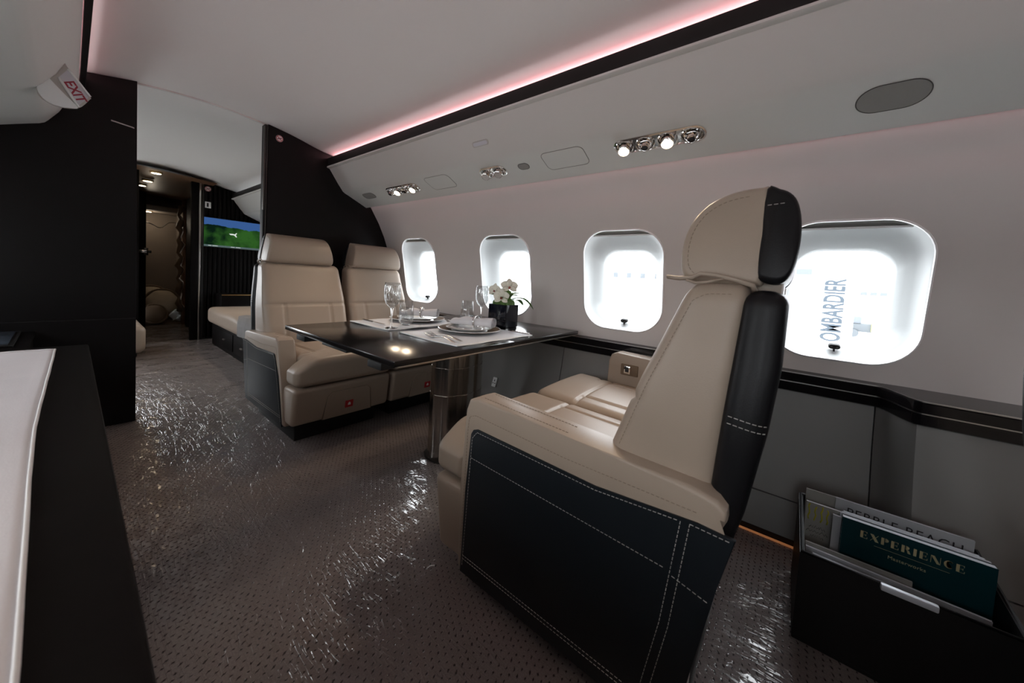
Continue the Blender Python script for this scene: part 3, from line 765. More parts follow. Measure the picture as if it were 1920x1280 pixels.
# passage -----------------------------------------------------------------
xl = at_y(262, 500, Y_AFT).x
ps = thing('wall_passage', (.9, 6.2, 0), 'dark veneered walls of the passage to the baggage room', 'wall', None, 'structure')
xw = at_y(344, 500, 6.88).x
box('side_wall', (xw + .016, Y_AFT + .06, 0), (xw + .12, 6.84, 1.93), 'blackwood', ps, .002)
box('side_wall', (.20, Y_AFT + .03, 0), (.47, 6.88, 1.93), 'blackwood', ps, .002)
d_ = box('door_leaf', (xw, Y_AFT + .12, .02), (xw + .015, 6.70, 1.80), 'blackwood', ps, .002)
box('door_pull', (xw - .02, Y_AFT + .35, 1.00), (xw, Y_AFT + .365, 1.08), 'chrome', d_, .003)
tag(mesh('ceiling_passage', [(.2, Y_AFT - .20, 1.905), (xw + .05, Y_AFT - .20, 1.86), (xw + .05, 6.95, 1.80), (.2, 6.95, 1.85)], [(0, 1, 2, 3)], 'woodbrown', None, smooth=False), 'brown passage ceiling with small lit lamps', 'ceiling', kind='structure')
for k, (u, v) in enumerate(((293, 323), (277, 338), (265, 346))):
    p = at_z(u, v, 1.845)
    l = thing('ceiling_lamp', p, ['nearest lit ceiling lamp in the passage', 'middle lit ceiling lamp in the passage', 'farthest lit ceiling lamp in the passage'][k], 'lamp', 'passage lamps')
    lathe('ring', [(.040, 0), (.050, .004), (.050, .02)], (p.x, p.y, p.z - .012), 'gold', l, 20)
    lathe('lens', [(.038, 0), (.038, .004)], (p.x, p.y, p.z - .014), 'lampwarm', l, 20)
    ld = bpy.data.lights.new('lamp_light', 'SPOT'); ld.energy = 0.5; ld.color = (1, .72, .45); ld.spot_size = 2.4; ld.spot_blend = .6; ld.shadow_soft_size = .03
    lo = bpy.data.objects.new('lamp_light', ld); col.objects.link(lo); lo.location = (p.x, p.y, p.z - .03); adopt(lo, l)
# door frame at the end and the baggage room behind it
YB = 6.88
fr = thing('door_1', (.8, YB, 0), 'open dark door frame to the baggage room with hanging hardware', 'door', None, 'structure')
xL, xR = at_y(273, 500, YB).x, at_y(341, 500, YB).x
box('frame_post', (xR, YB - .03, 0), (xR + .05, YB + .06, 1.84), 'woodbrown', fr, .004)
box('frame_post', (xL - .10, YB - .03, 0), (xL, YB + .06, 1.84), 'blackwood', fr, .004)
zt = at_y(300, 358, YB).z
box('frame_head', (xL - .10, YB - .03, zt), (xR + .05, YB + .06, 1.88), 'blackwood', fr, .004)
box('frame_side', (xR + .05, YB - .02, 0), (xw + .14, YB + .05, 1.88), 'black', fr, .004)
pa = at_y(268, 471, YB - .06)
box('latch', (xL - .07, YB - .07, pa.z - .02), (xL + .05, YB - .03, pa.z + .02), 'chrome', fr, .006)
box('latch_plate', (xL - .02, YB - .06, pa.z - .05), (xL + .02, YB - .03, pa.z + .05), 'darkmetal', fr, .004)
cl_ = []
for k in range(26):
    z = .20 + k * .06
    cl_.append((xR - .028 + .018 * math.sin(k * 2.1), YB - .03 + .015 * math.cos(k * 1.7), z))
tube('cable_bundle', cl_, [.030 + .010 * math.sin(k * 1.3) for k in range(26)], 'cord', fr, seg=8)
bk = tag(prism('wall_baggage', [(.1, 0), (1.3, 0), (1.3, 1.9), (.1, 1.9)], toy, 7.60, 7.66, 'brownwall', None), 'dim brownish back wall of the baggage room', 'wall', kind='structure')
tag(box('floor_baggage', (.1, Y_END - .02, -.02), (1.3, 7.62, 0), 'cord', None, 0), 'dim floor of the baggage room', 'floor', kind='structure')
tag(box('wall_baggage_side', (1.05, YB + .07, 0), (1.10, 7.62, 1.9), 'brownwall', None, 0), 'dim side wall of the baggage room', 'wall', kind='structure')
tag(box('wall_baggage_left', (.30, YB + .07, 0), (.35, 7.62, 1.9), 'brownwall', None, 0), 'dim left wall of the baggage room', 'wall', kind='structure')
tag(box('ceiling_baggage', (.1, YB + .07, 1.88), (1.3, 7.66, 1.92), 'brownwall', None, 0), 'dim ceiling of the baggage room', 'ceiling', kind='structure')
sh = at_y(300, 392, 7.3)
tag(box('baggage_shelf', (.36, 7.05, sh.z - .05), (1.04, 7.55, sh.z + .02), 'brownwall', None, .01), 'brown shelf across the top of the baggage room', 'shelf')
cordp = [Vector((.352, 7.0, 1.42))] + [at_y(u, v, 7.0) for u, v in ((278, 417), (287, 421), (296, 426), (303, 427), (311, 421), (318, 417))] + [Vector((1.048, 7.0, 1.47))]
tag(tube('hanging_cord', cordp, .006, 'steel', None), 'pale cord sagging across the baggage room', 'cord')
LZ_ = sh.z - .05
bl = thing('ceiling_lamp', (.70, 7.28, LZ_ - .01), 'added lamp under the baggage room shelf, brightening the bags', 'lamp', 'passage lamps')  # added fixture out of sight, put in to light the baggage room
lathe('ring', [(.05, 0), (.06, .004), (.06, .012)], (.70, 7.28, LZ_ - .012), 'gold', bl, 20)
lathe('lens', [(.045, 0), (.045, .004)], (.70, 7.28, LZ_ - .014), 'lampwarm', bl, 20)
ld = bpy.data.lights.new('lamp_light', 'POINT'); ld.energy = 1.5; ld.color = (1, .86, .68); ld.shadow_soft_size = .05
lo = bpy.data.objects.new('lamp_light', ld); col.objects.link(lo); lo.location = (.70, 7.28, LZ_ - .10); adopt(lo, bl)
# pile: two hooped canvas bags and a clear bag
def hoop_bag(name, u, v, y, r, label, tilt):
    c = at_y(u, v, y); c.z = max(c.z, r + .02)
    t = thing(name, (c.x, c.y, 0), label, 'bag', 'bags on the baggage room floor')
    ax = (Vector((1, 0, 0)), Vector((0, math.sin(tilt), math.cos(tilt))), Vector((0, -math.cos(tilt), math.sin(tilt))))
    lathe('canvas', [(r * .2, -.13), (r * .8, -.12), (r, -.05), (r * .98, 0), (r * .80, .03), (r * .45, .045), (r * .1, .05)], c, 'canvas', t, 28, ax, wave=lambda rr, h, a: rr * (1 + .05 * math.sin(a * 7 + h * 30)))
    ring = [c + ax[0] * math.cos(k * math.pi / 12) * r * 1.0 + ax[1] * math.sin(k * math.pi / 12) * r * 1.0 for k in range(24)]
    tube('hoop', ring, .014, 'cord', t, True)
    return t
hoop_bag('hoop_bag', 304, 566, 7.22, .19, 'upright cream canvas bag with a dark hoop in the baggage room', .15)
hoop_bag('hoop_bag', 283, 560, 7.46, .20, 'cream canvas bag leaning behind the other hooped bags', .05)
t = hoop_bag('hoop_bag', 289, 588, 7.02, .135, 'brown rimmed round bag lying frontmost in the baggage room', .35)
t.children[0].data.materials[0] = MT['cord']
pbag = at_y(325, 600, 7.1)
def lump(x, y, z):
    return (x + .02 * math.sin(z * 50 + y * 31), y + .02 * math.sin(x * 47), z + .025 * math.sin(x * 39 + y * 27))
tag(rbox('clear_plastic_bag', (pbag.x - .04, 6.98, .03), (pbag.x + .07, 7.08, .19), .045, (8, 8, 6), 'plasticbag', None, deform=lump), 'crumpled pale plastic bag beside the hooped bags', 'bag')
# ------------------------------------------------------------------ seats
DARKV = [(.09, .13), (.40, .10), (.55, .082), (.725, .072), (.955, .056), (1.0, .056)]
REARV = [(.09, .10), (.20, .090), (.40, .068), (.54, .035), (.70, .012), (.82, .001), (.945, .000), (1.0, .004)]
FRONTV = [(.36, .335), (.45, .325), (.565, .305), (.75, .245), (.957, .165), (1.0, .150)]
def groove(d, w_=.007): return math.exp(-(d / w_) ** 2)
def seat(x0, y0, dr, W, arm_side, armz, label, group, bottom=.085, slant=.0, label_tag=True, armlen=.70, belt=False):
    """x0: aisle side, y0: rear of the back, dr: +1 faces along +y; arm_side 'aisle' or 'window'"""
    mp = lambda u, v, z: Vector((x0 + u, y0 + dr * v, z))
    t = thing('club_seat', (x0 + W / 2, y0 + dr * .42, 0), label, 'seat', group)
    aisle = arm_side == 'aisle'
    ua0, ua1 = (0.0, .085) if aisle else (W - .085, W)
    ci0, ci1 = (.088, W - .004) if aisle else (.004, W - .088)
    # plinth
    box('plinth', (.06, .14, 0), (W - .04 if aisle else W - .10, .72, bottom + .03), 'blackmat', t, .006, mp=mp)
    # leg rest with service flap
    legb = bottom + .012
    def leg_def(u, v, z): return mp(u, v - .035 * (1 - (z - legb) / .23), z)
    leg = rbox('leg_rest', (.008, .70, legb), (W - .006, .848, .318), .022, (14, 2, 6), 'beige', t, deform=leg_def)
    fw, fh = .255, .150
    fc = (W / 2 + (.02 if aisle else .02))
    fz = legb + .004
    def lf(u, z, d=0.0): return mp(u, .8495 + d - .035 * (1 - (z - legb) / .23), z)
    flap = [(fc - fw / 2 - .015, fz), (fc - fw / 2 + .004, fz + fh - .02), (fc - fw / 2 + .022, fz + fh), (fc + fw / 2 - .022, fz + fh), (fc + fw / 2 - .004, fz + fh - .02), (fc + fw / 2 + .015, fz)]
    tube('flap_seam', [lf(a, b, -.0005) for a, b in flap], .0030, 'tanthread', t, seg=6)
    loft('flap', [[lf(a, b, -.004) for a, b in flap], [lf(a, b, .0035) for a, b in [(fc + (p_[0] - fc) * .975, p_[1]) for p_ in flap]]], 'beige', t, cap1=True, angle=30)
    sc_ = fc
    loft('pull_tab', [[lf(sc_ + a, fz + fh * .58 + b, .003) for a, b in rrect(.026, .13, .003, 2)], [lf(sc_ + a, fz + fh * .58 + b, .0055) for a, b in rrect(.025, .129, .003, 2)]], 'beige', t, cap1=True)
    rl = loft('red_label', [[lf(sc_ + a, fz + .062 + b, .003) for a, b in rrect(.046, .042, .002, 1)], [lf(sc_ + a, fz + .062 + b, .0072) for a, b in rrect(.045, .041, .002, 1)]], 'red', t, cap1=True, smooth=False)
    icon = [(-.008, -.007), (.008, -.007), (.008, .002), (.004, .009), (0, .011), (-.004, .009), (-.008, .002)]
    loft('white_symbol', [[lf(sc_ + a, fz + .062 + b, .0070) for a, b in icon], [lf(sc_ + a, fz + .062 + b, .0078) for a, b in icon]], 'white', rl, cap1=True, smooth=False)
    # seat cushion: front roll in front of the arm, centre panel and side bolsters marked by grooves
    def cu_def(u, v, z):
        k = smooth01(.705, .735, v)
        if aisle:
            u2 = ci1 - (ci1 - u) * (1 + k * (ci0 - .010) / (ci1 - ci0))
        else:
            u2 = ci0 + (u - ci0) * (1 + k * (W - .008 - ci1) / (ci1 - ci0))
        top = smooth01(.43, .468, z)
        uu = (u - ci0) / (ci1 - ci0)
        g = groove(v - .655, .006) * .012 * smooth01(0, .06, uu) * smooth01(1, .94, uu)
        if v < .66: g += .011 * (groove(u - (ci0 + .085), .006) + groove(u - (ci1 - .085), .006))
        puff = .014 * math.sin(math.pi * min(1, max(0, uu))) ** .7 * (1 if v < .65 else .8)
        edge_u = (u - ci0) if aisle else (ci1 - u)
        z2 = z + top * (puff - g) - .018 * (1 - (v - .2) / .65) * top - .045 * smooth01(.10, .0, edge_u) * k * smooth01(.36, .468, z)
        return mp(u2, v, z2)
    rbox('seat_cushion', (ci0, .22, .325), (ci1, .852, .468), .034, (46, 62, 3), 'beige', t, deform=cu_def)
    # arm: beige slab with inset dark side
    az = armz; ar = armz - .028
    prof = [(.10, bottom), (armlen + slant, bottom), (armlen + slant * .4, bottom + .25), (armlen - .004, az - .045), (armlen - .016, az - .012), (armlen - .045, az), (.38, az - .014), (.12, ar + .006), (.072, ar - .004), (.058, ar - .018), (.056, ar - .036), (.066, ar - .056), (.090, ar - .20)]
    toa = lambda a, b, d: mp(d, a, b)
    arm = prism('armrest', prof, toa, ua0, ua1, 'beige', t, .010, 3)
    if aisle:
        ph = az - .086
        f_ = armlen - .030
        pp = [(.115, bottom - .004), (f_ + .012 + slant, bottom - .004), (f_ + .006 + slant * .4, bottom + .25), (f_ - .004, ph - .02), (f_ - .012, ph - .006), (f_ - .028, ph), (.30, ph - .012), (.10, ar - .055), (.040, ar - .058), (.062, ar - .16), (.085, ar - .30)]
        sp = prism('side_panel', pp, toa, ua0 + .004, ua0 - .0045, 'navy', t, .002, 2)
        st_u = ua0 - .0046
        rows = []
        fr_ = lambda z: f_ - .012 + (.016 + slant) * (1 - (z - bottom) / (ph - bottom))
        rows.append([(st_u, fr_(z), z) for z in (bottom + .02, bottom + .2, ph - .03)] + [(st_u, f_ - .028, ph - .008), (st_u, .30, ph - .020), (st_u, .128, ar - .064)])
        rows.append([(st_u, fr_(ph - .09) - .002, ph - .088), (st_u, .145, ph - .110)])
        rows.append([(st_u, .128, ar - .064), (st_u, .150, .30), (st_u, .185, bottom + .01)])
        rows.append([(st_u, .112, ar - .062), (st_u, .134, .30), (st_u, .169, bottom + .01)])
        rows.append([(st_u, .112, ar - .062), (st_u, .045, ar - .064)])
        rows.append([(st_u, .135, ph - .118), (st_u, .062, ph - .135)])
        for k in (.0, .010): rows.append([(st_u, fr_(bottom + .05), bottom + .040 + k), (st_u, .175, bottom + .030 + k)])
        stitches('stitching', rows, 'thread', sp, mp=mp)
        rim_ = [(ua0 - .0003, armlen - .013, bottom + .06), (ua0 - .0003, armlen - .018, az - .10)] + [(ua0 - .0003, v, z) for v, z in ((armlen - .022, az - .060), (armlen - .045, az - .050), (.38, az - .066), (.10, ar - .038))]
        stitches('seam_stitching', [rim_], 'tanthread', arm, mp=mp)
        for q_ in (.066, .019): stitches('top_stitching', [[(q_, armlen - .06, az + .0004), (q_, .38, az - .0135)]], 'tanthread', arm, nrm=(0, 0, 1), mp=mp)
    else:
        ph_ = az - .075
        ctl = box('seat_control', (ua0 - .006, armlen - .155, ph_ - .028), (ua0 + .004, armlen - .070, ph_ + .026), 'cord', t, .004, mp=mp)
        box('control_frame', (ua0 - .012, armlen - .120, ph_ - .020), (ua0 - .004, armlen - .088, ph_ + .020), 'chrome', ctl, .003, mp=mp)
        box('control_button', (ua0 - .0135, armlen - .113, ph_ - .010), (ua0 - .011, armlen - .095, ph_ + .012), 'ink', ctl, .001, mp=mp)
    # back: beige cushion and dark shell
    b0, b1 = (.040, W - .012) if aisle else (.012, W - .040)
    def bk_def(u, tt, z):
        zz = z
        v0, v1 = interp(DARKV, zz), interp(FRONTV, zz)
        front = smooth01(.7, .95, tt)
        g = .010 * groove(z - (.705), .006) * front
        uu = (u - b0)
        if z < .705: g += .009 * front * (groove(uu - .115, .005) + groove((b1 - u) - .115, .005))
        cur = -.022 * front * (abs((u - (b0 + b1) / 2) / ((b1 - b0) / 2)) ** 2.5) * smooth01(.98, .75, z)
        tap = 1 - .07 * smooth01(.66, .96, z)
        u2 = (b0 + b1) / 2 + (u - (b0 + b1) / 2) * tap
        return mp(u2, v0 + (v1 - v0) * tt - g + cur * 0 , z)
    # unit thickness tt scaled so that rounding stays near 35 mm
    sc3 = .19
    def bkd(u, v, z): return bk_def(u, v / sc3, z)
    back = rbox('backrest', (b0, 0, .36), (b1, sc3, .968), .040, (40, 5, 56), 'beige', t, deform=bkd)
    sd = .07
    def shd(u, v, z):
        tt = v / sd
        v0, v1 = interp(REARV, z), interp(DARKV, z) + .012
        tap = 1 - .07 * smooth01(.66, .96, z) + .01
        bulge = .018 * (1 - abs((u - W / 2) / (W / 2)) ** 2) * (1 - tt)
        return mp(W / 2 + (u - W / 2) * tap, v0 + (v1 - v0) * tt - bulge * 0, z)
    sh_ = rbox('back_shell', (b0 - .004, 0, bottom + .004), (b1 + .004, sd, .956), .030, (10, 3, 40), 'shell', t, deform=shd)
    ub = b0 - .0046
    # stitching on the side of the back
    side = []
    tapu = lambda z, e: (b0 + b1) / 2 - ((b1 - b0) / 2) * (1 - .07 * smooth01(.66, .96, z)) - e
    if aisle:
        for off in (.016,):
            pz = [.60 + .33 * k / 14 for k in range(15)]
            side.append([(tapu(z, .0005), interp(FRONTV, z) - .024 - off * 0, z) for z in pz] + [(tapu(.945, .0005), interp(FRONTV, .94) - .045, .944), (tapu(.948, .0005), .08, .946)])
        stitches('back_stitching', side, 'tanthread', back, mp=mp)
        zr = .722
        for k in (0, .013):
            zz = zr - k; u0_ = W / 2 + (b0 - .004 - W / 2) * (1.01 - .07 * smooth01(.66, .96, zz)) - .0004; vr_ = interp(REARV, zz)
            pts_ = [(u0_ - .0006, interp(DARKV, zz) + (vr_ + .030 - interp(DARKV, zz)) * f, zz - .004 * f) for f in (0, .3, .6, 1)]
            pts_ += [(u0_ + .030 * (1 - math.cos(a_)), vr_ + .030 * (1 - math.sin(a_)) - .0006, zz - .004 - .004 * math.sin(a_)) for a_ in (.25, .5, .75, 1.0, 1.2)]
            stitches('shell_stitching', [pts_], 'thread', sh_, nrm=(-.8, -.6, 0), mp=mp)
    # head rest
    h0, h1 = W / 2 - .205, W / 2 + .205
    if W < .54: h0, h1 = W / 2 - .19, W / 2 + .19
    hp_ = [(.058, .963), (.150, .966), (.168, .970), (.180, .982), (.1855, 1.005), (.186, 1.035), (.182, 1.065), (.173, 1.092), (.158, 1.115), (.138, 1.133), (.114, 1.145), (.085, 1.152), (.056, 1.154), (.046, 1.153), (.038, 1.12), (.034, 1.06), (.036, 1.0), (.044, .970)]
    htp = lambda b: 1 - .13 * smooth01(.98, 1.17, b)
    hr = puck('headrest', smooth_loop(hp_, 3), lambda a, b, d: mp(W / 2 + (d - W / 2) * htp(b), a, b), h0, h1, .016, 'beige', t)
    hs_p = [(.050, 1.149), (.030, 1.147), (.014, 1.138), (.003, 1.122), (-.004, 1.095), (-.007, 1.06), (-.005, 1.02), (.001, .990), (.011, .973), (.024, .968), (.042, .972), (.052, .985), (.054, 1.06)]
    hb_ = puck('headrest_shell', smooth_loop(hs_p, 3), lambda a, b, d: mp(W / 2 + (d - W / 2) * htp(b), a, b), h0 - .004, h1 + .004, .014, 'shell', t)
    if aisle:
        sp_ = [(a_ + (.10 - a_) * .17, b_ + (1.05 - b_) * .17) for a_, b_ in hp_[2:13]]
        stitches('headrest_stitching', [[(W / 2 + (h0 - W / 2) * htp(b_) - .0003, a_, b_) for a_, b_ in sp_]], 'tanthread', hr, mp=mp)
        for k in (0, .012):
            stitches('shell_stitching', [[(W / 2 + (h0 - .004 - W / 2) * htp(1.115) - .0008, .046 - f * .034, 1.115 - k + .003 * f) for f in (0, .33, .66, 1)]], 'thread', hb_, mp=mp)
    # leather strap between back and head rest
    us = (h0 - .012) if aisle else h0 - .008
    tube('strap', [mp(us + .004, .205, .974), mp(us - .004, .180, .972), mp(us - .010, .155, .9735), mp(us - .012, .140, .982), mp(us - .012, .115, .980), mp(us - .010, .08, .972), mp(us - .004, .055, .964), mp(us + .004, .052, .955)], .0034, 'tanthread' if False else 'beige', t, seg=6, flat=1.5)
    tube('strap_loop', [mp(us - .010, .165, .969), mp(us - .013, .148, .964), mp(us - .013, .128, .966), mp(us - .010, .10, .975)], .0030, 'beige', t, seg=6)
    box('headrest_mount', (W / 2 - .14, .012, .945), (W / 2 + .14, .075, .985), 'beige', t, .008, mp=mp)
    return t
NX = .725
seat(NX, 0.0, 1, .560, 'aisle', .606, 'near aisle seat with beige arm and stitched dark side panel, back towards the viewer', 'dining seats', armlen=.715)
seat(NX + .564, 0.0, 1, .525, 'window', .612, 'near window seat mostly hidden behind the near aisle seat, arm with chrome control', 'dining seats')
seat(.700, 2.75, -1, .570, 'aisle', .555, 'far aisle seat facing the viewer, beige with dark side panel beside the aisle', 'dining seats', bottom=.105, slant=.10, armlen=.64)
seat(1.274, 2.75, -1, .540, 'window', .570, 'far window seat facing the viewer, next to the narrow window', 'dining seats', bottom=.105)
seat(.712, -.383, -1, .560, 'aisle', .592, 'dark backed seat at the extreme right edge of the photo, beyond the magazine box', 'seats behind')
# ------------------------------------------------------------------ dining table
TZ = .676
tb = thing('dining_table', (1.30, 1.36, 0), 'black lacquered dining table on a steel column between the facing seats', 'table')
box('table_top', (.624, .928, TZ - .020), (1.232, 1.806, TZ), 'tabletop', tb, .003)
box('table_top', (1.2335, .930, TZ - .020), (1.834, 1.806, TZ), 'tabletop', tb, .003)
box('metal_edge', (.640, .936, TZ - .0265), (1.830, 1.800, TZ - .020), 'steel', tb, .001)
box('under_frame', (.80, 1.02, TZ - .050), (1.75, 1.72, TZ - .0265), 'blackmat', tb, .004)
for y0 in (1.02, 1.62):
    box('leaf_slide', (.636, y0, TZ - .052), (.80, y0 + .085, TZ - .0265), 'blackmat', tb, .004)
box('leaf_hinge', (.640, 1.26, TZ - .036), (.80, 1.46, TZ - .0265), 'blackmat', tb, .003)
def oval(cx, cy, a, b, z, k=48, e=2.6):
    out = []
    for i in range(k):
        t = 2 * math.pi * i / k; c, s = math.cos(t), math.sin(t)
        out.append(Vector((cx + a * math.copysign(abs(c) ** (2 / e), c), cy + b * math.copysign(abs(s) ** (2 / e), s), z)))
    return out
def flut(cx, cy, a, b, z, k=192, d=.010, n=9):
    o = oval(cx, cy, a, b, z, k, 2.2)
    c = Vector((cx, cy, z)); r = []
    for i, p in enumerate(o):
        q = (p - c); r.append(c + q * (1 - d / q.length * (1 - abs(math.sin(i * math.pi * n / k)))))
    return r
CXT, CYT = 1.315, 1.365
loft('column', [flut(CXT, CYT, .158, .105, 0.014), flut(CXT, CYT, .158, .105, .34)], 'column', tb, cap0=True, cap1=True, angle=60)
loft('column_sleeve', [flut(CXT, CYT, .1565, .1035, .33), flut(CXT, CYT, .1565, .1035, .48)], 'column', tb, cap1=True, angle=60)
loft('column_head', [flut(CXT, CYT, .155, .102, .47), flut(CXT, CYT, .155, .102, TZ - .050)], 'column', tb, cap1=True, angle=60)
loft('foot_ring', [oval(CXT, CYT, .166, .113, 0), oval(CXT, CYT, .166, .113, .012), oval(CXT, CYT, .160, .107, .016)], 'darkmetal', tb, cap0=True, cap1=True)

# placemats ------------------------------------------------------------------
def placemat(x0, x1, y0, y1, rot, label):
    t = thing('placemat', ((x0 + x1) / 2, (y0 + y1) / 2, TZ), label, 'placemat', 'placemats on the dining table')
    cx, cy = (x0 + x1) / 2, (y0 + y1) / 2; c, s = math.cos(rot), math.sin(rot)
    def f(u, v, z): return Vector((cx + (u - cx) * c - (v - cy) * s, cy + (u - cx) * s + (v - cy) * c, z + .0012 * math.sin(u * 31 + v * 17)))
    rbox('cloth', (x0, y0, TZ + .0012), (x1, y1, TZ + .0046), .0015, (20, 16, 1), 'matblue', t, deform=f, m=2)
    zt_ = TZ + .0052
    for a, b, e, g in ((x0, x1, y0, y0 + .012), (x0, x1, y1 - .012, y1), (x0, x0 + .012, y0, y1), (x1 - .012, x1, y0, y1)):
        rbox('hem', (a, e, TZ + .0008), (b, g, TZ + .0062), .0016, (12 if b - a > .1 else 1, 12 if g - e > .1 else 1, 1), 'hem', t, deform=f, m=2)
    return t
placemat(.932, 1.432, .975, 1.355, -.01, 'pale linen placemat nearest the near seats, under the forks')
placemat(.925, 1.430, 1.440, 1.792, .02, 'pale linen placemat nearest the far seats, under the far wine glass')
PZ = TZ + .006
def plate_set(cx, cy, label1, label2):
    t = thing('charger_plate', (cx, cy, PZ), label1, 'plate', 'charger plates')
    lathe('rim', [(.085, .001), (.10, .001), (.150, .013), (.152, .0155), (.150, .0165), (.102, .006), (.085, .005)], (cx, cy, PZ), 'charger', t, 56, closed=True)
    lathe('well', [(.002, .0005), (.088, .0005), (.090, .0055), (.002, .0055)], (cx, cy, PZ), 'china', t, 56)
    lathe('edge', [(.1505, .0135), (.1535, .0150), (.1535, .0168), (.1500, .0172), (.1490, .0160)], (cx, cy, PZ), 'china', t, 56, closed=True)
    d = thing('dinner_plate', (cx, cy, PZ + .006), label2, 'plate', 'dinner plates')
    z0 = PZ + .0062
    lathe('plate_body', [(.002, 0), (.070, 0), (.075, .002), (.112, .014), (.114, .0158), (.112, .0165), (.076, .0055), (.002, .0045)], (cx, cy, z0), 'china', d, 56)
    lathe('band', [(.0985, .0124), (.1035, .0142), (.1030, .0148), (.0980, .0130)], (cx, cy, z0), 'silver', d, 56, closed=True)
plate_set(1.235, 1.215, 'brown rimmed charger plate on the near placemat', 'white plate under the rolled napkin on the near placemat')
plate_set(1.250, 1.650, 'brown rimmed charger plate on the far placemat', 'white plate under the rolled napkin on the far placemat')
# rolled napkins with rings
def napkin(cx, cy, ang, L, label):
    z = TZ + .039
    t = thing('napkin', (cx, cy, PZ + .02), label, 'napkin', 'rolled napkins')
    ex = Vector((math.cos(ang), math.sin(ang), 0)); ey = Vector((-math.sin(ang), math.cos(ang), 0)); ez = Vector((0, 0, 1))
    # spiral cross-section swept along the roll
    prof = []
    K = 64
    for k in range(K + 1):
        a = k / K * 2 * math.pi * 2.6; r = .007 + .0195 * k / K
        prof.append((r * math.cos(a) * 1.15, r * math.sin(a)))
    inner = [(p_[0] * (1 - .0022 / max(.004, math.hypot(*p_))), p_[1] * (1 - .0022 / max(.004, math.hypot(*p_)))) for p_ in prof[::-1]]
    full = prof + inner
    loops = []
    c0 = Vector((cx, cy, z + .012))
    for i in range(21):
        f = i / 20 * 2 - 1
        s = 1 - .16 * (1 - min(1, abs(f - .1) * 2)) + .06 * smooth01(.5, 1, f) + .55 * smooth01(-.1, -1, f)
        fl_ = 1 - .55 * smooth01(-.15, -.9, f)
        loops.append([c0 + ex * f * L / 2 + ey * a * s + ez * (b * s * fl_ + .0265 * (s * fl_ - 1)) for a, b in full])
    loft('cloth', loops, 'linen', t, cap0=False, cap1=False, angle=60)
    rg = [c0 + ex * (.012) + ey * math.cos(k * math.pi / 16) * .031 + ez * math.sin(k * math.pi / 16) * .0275 for k in range(32)]
    tube('napkin_ring', rg, .0045, 'silver', t, True, 8, 1.2)
    return t
napkin(1.272, 1.222, math.radians(-76), .225, 'white rolled napkin in a silver ring on the near plate')
napkin(1.270, 1.655, math.radians(-60), .215, 'white rolled napkin in a silver ring on the far plate')
# glasses ---------------------------------------------------------------------
MT['glass'] = mat('solid_crystal', (1, 1, 1), .01, trans=1.0, ior=1.52)
def wine_glass(x, y, label, z0=PZ):
    t = thing('wine_glass', (x, y, z0), label, 'glass', 'wine glasses')
    H = .218
    cut = lambda r, h, a: r - (.0026 * abs(math.cos(8 * a)) if .108 < h < .17 and r > .027 else 0)
    ob = [(.006, .096), (.016, .103), (.0285, .117), (.0365, .137), (.0395, .158), (.0390, .180), (.0372, .202), (.0352, H)]
    ib = [(.0340, H), (.0358, .202), (.0375, .180), (.0378, .158), (.0345, .138), (.0265, .119), (.014, .108), (.004, .104)]
    lathe('bowl', ob + ib, (x, y, z0), 'crystal', t, 96, wave=cut, angle=180)
    lathe('stem', [(.0062, .006), (.0042, .014), (.0036, .050), (.0046, .080), (.0075, .092), (.0080, .097), (.006, .100)], (x, y, z0), 'glass', t, 24)
    lathe('foot', [(.034, .0008), (.0345, .0018), (.020, .0035), (.008, .0062), (.004, .008)], (x, y, z0), 'glass', t, 40)
def tumbler(x, y, label, z0=PZ):
    t = thing('tumbler', (x, y, z0), label, 'glass', 'stemless tumblers')
    H = .126
    lathe('bowl', [(.014, .001), (.021, .002), (.030, .010), (.0365, .026), (.0380, .045), (.0365, .075), (.0330, H), (.0318, H), (.0352, .075), (.0366, .046), (.0350, .028), (.0285, .014), (.018, .0085), (.004, .008)], (x, y, z0), 'crystal', t, 84, wave=lambda r, h, a: r - (.0022 * abs(math.cos(7 * a)) if .02 < h < .085 else 0), angle=180)
    lathe('base', [(.013, .0006), (.020, .0012), (.016, .0070), (.004, .0078)], (x, y, z0), 'glass', t, 32)
wine_glass(.966, 1.475, 'tall cut wine glass at the aisle corner of the far placemat')
wine_glass(1.508, 1.395, 'tall cut wine glass beside the flower vase')
tumbler(1.080, 1.520, 'stemless tumbler beside the far wine glass')
tumbler(1.452, 1.455, 'stemless tumbler behind the near plate, beside the window side wine glass')
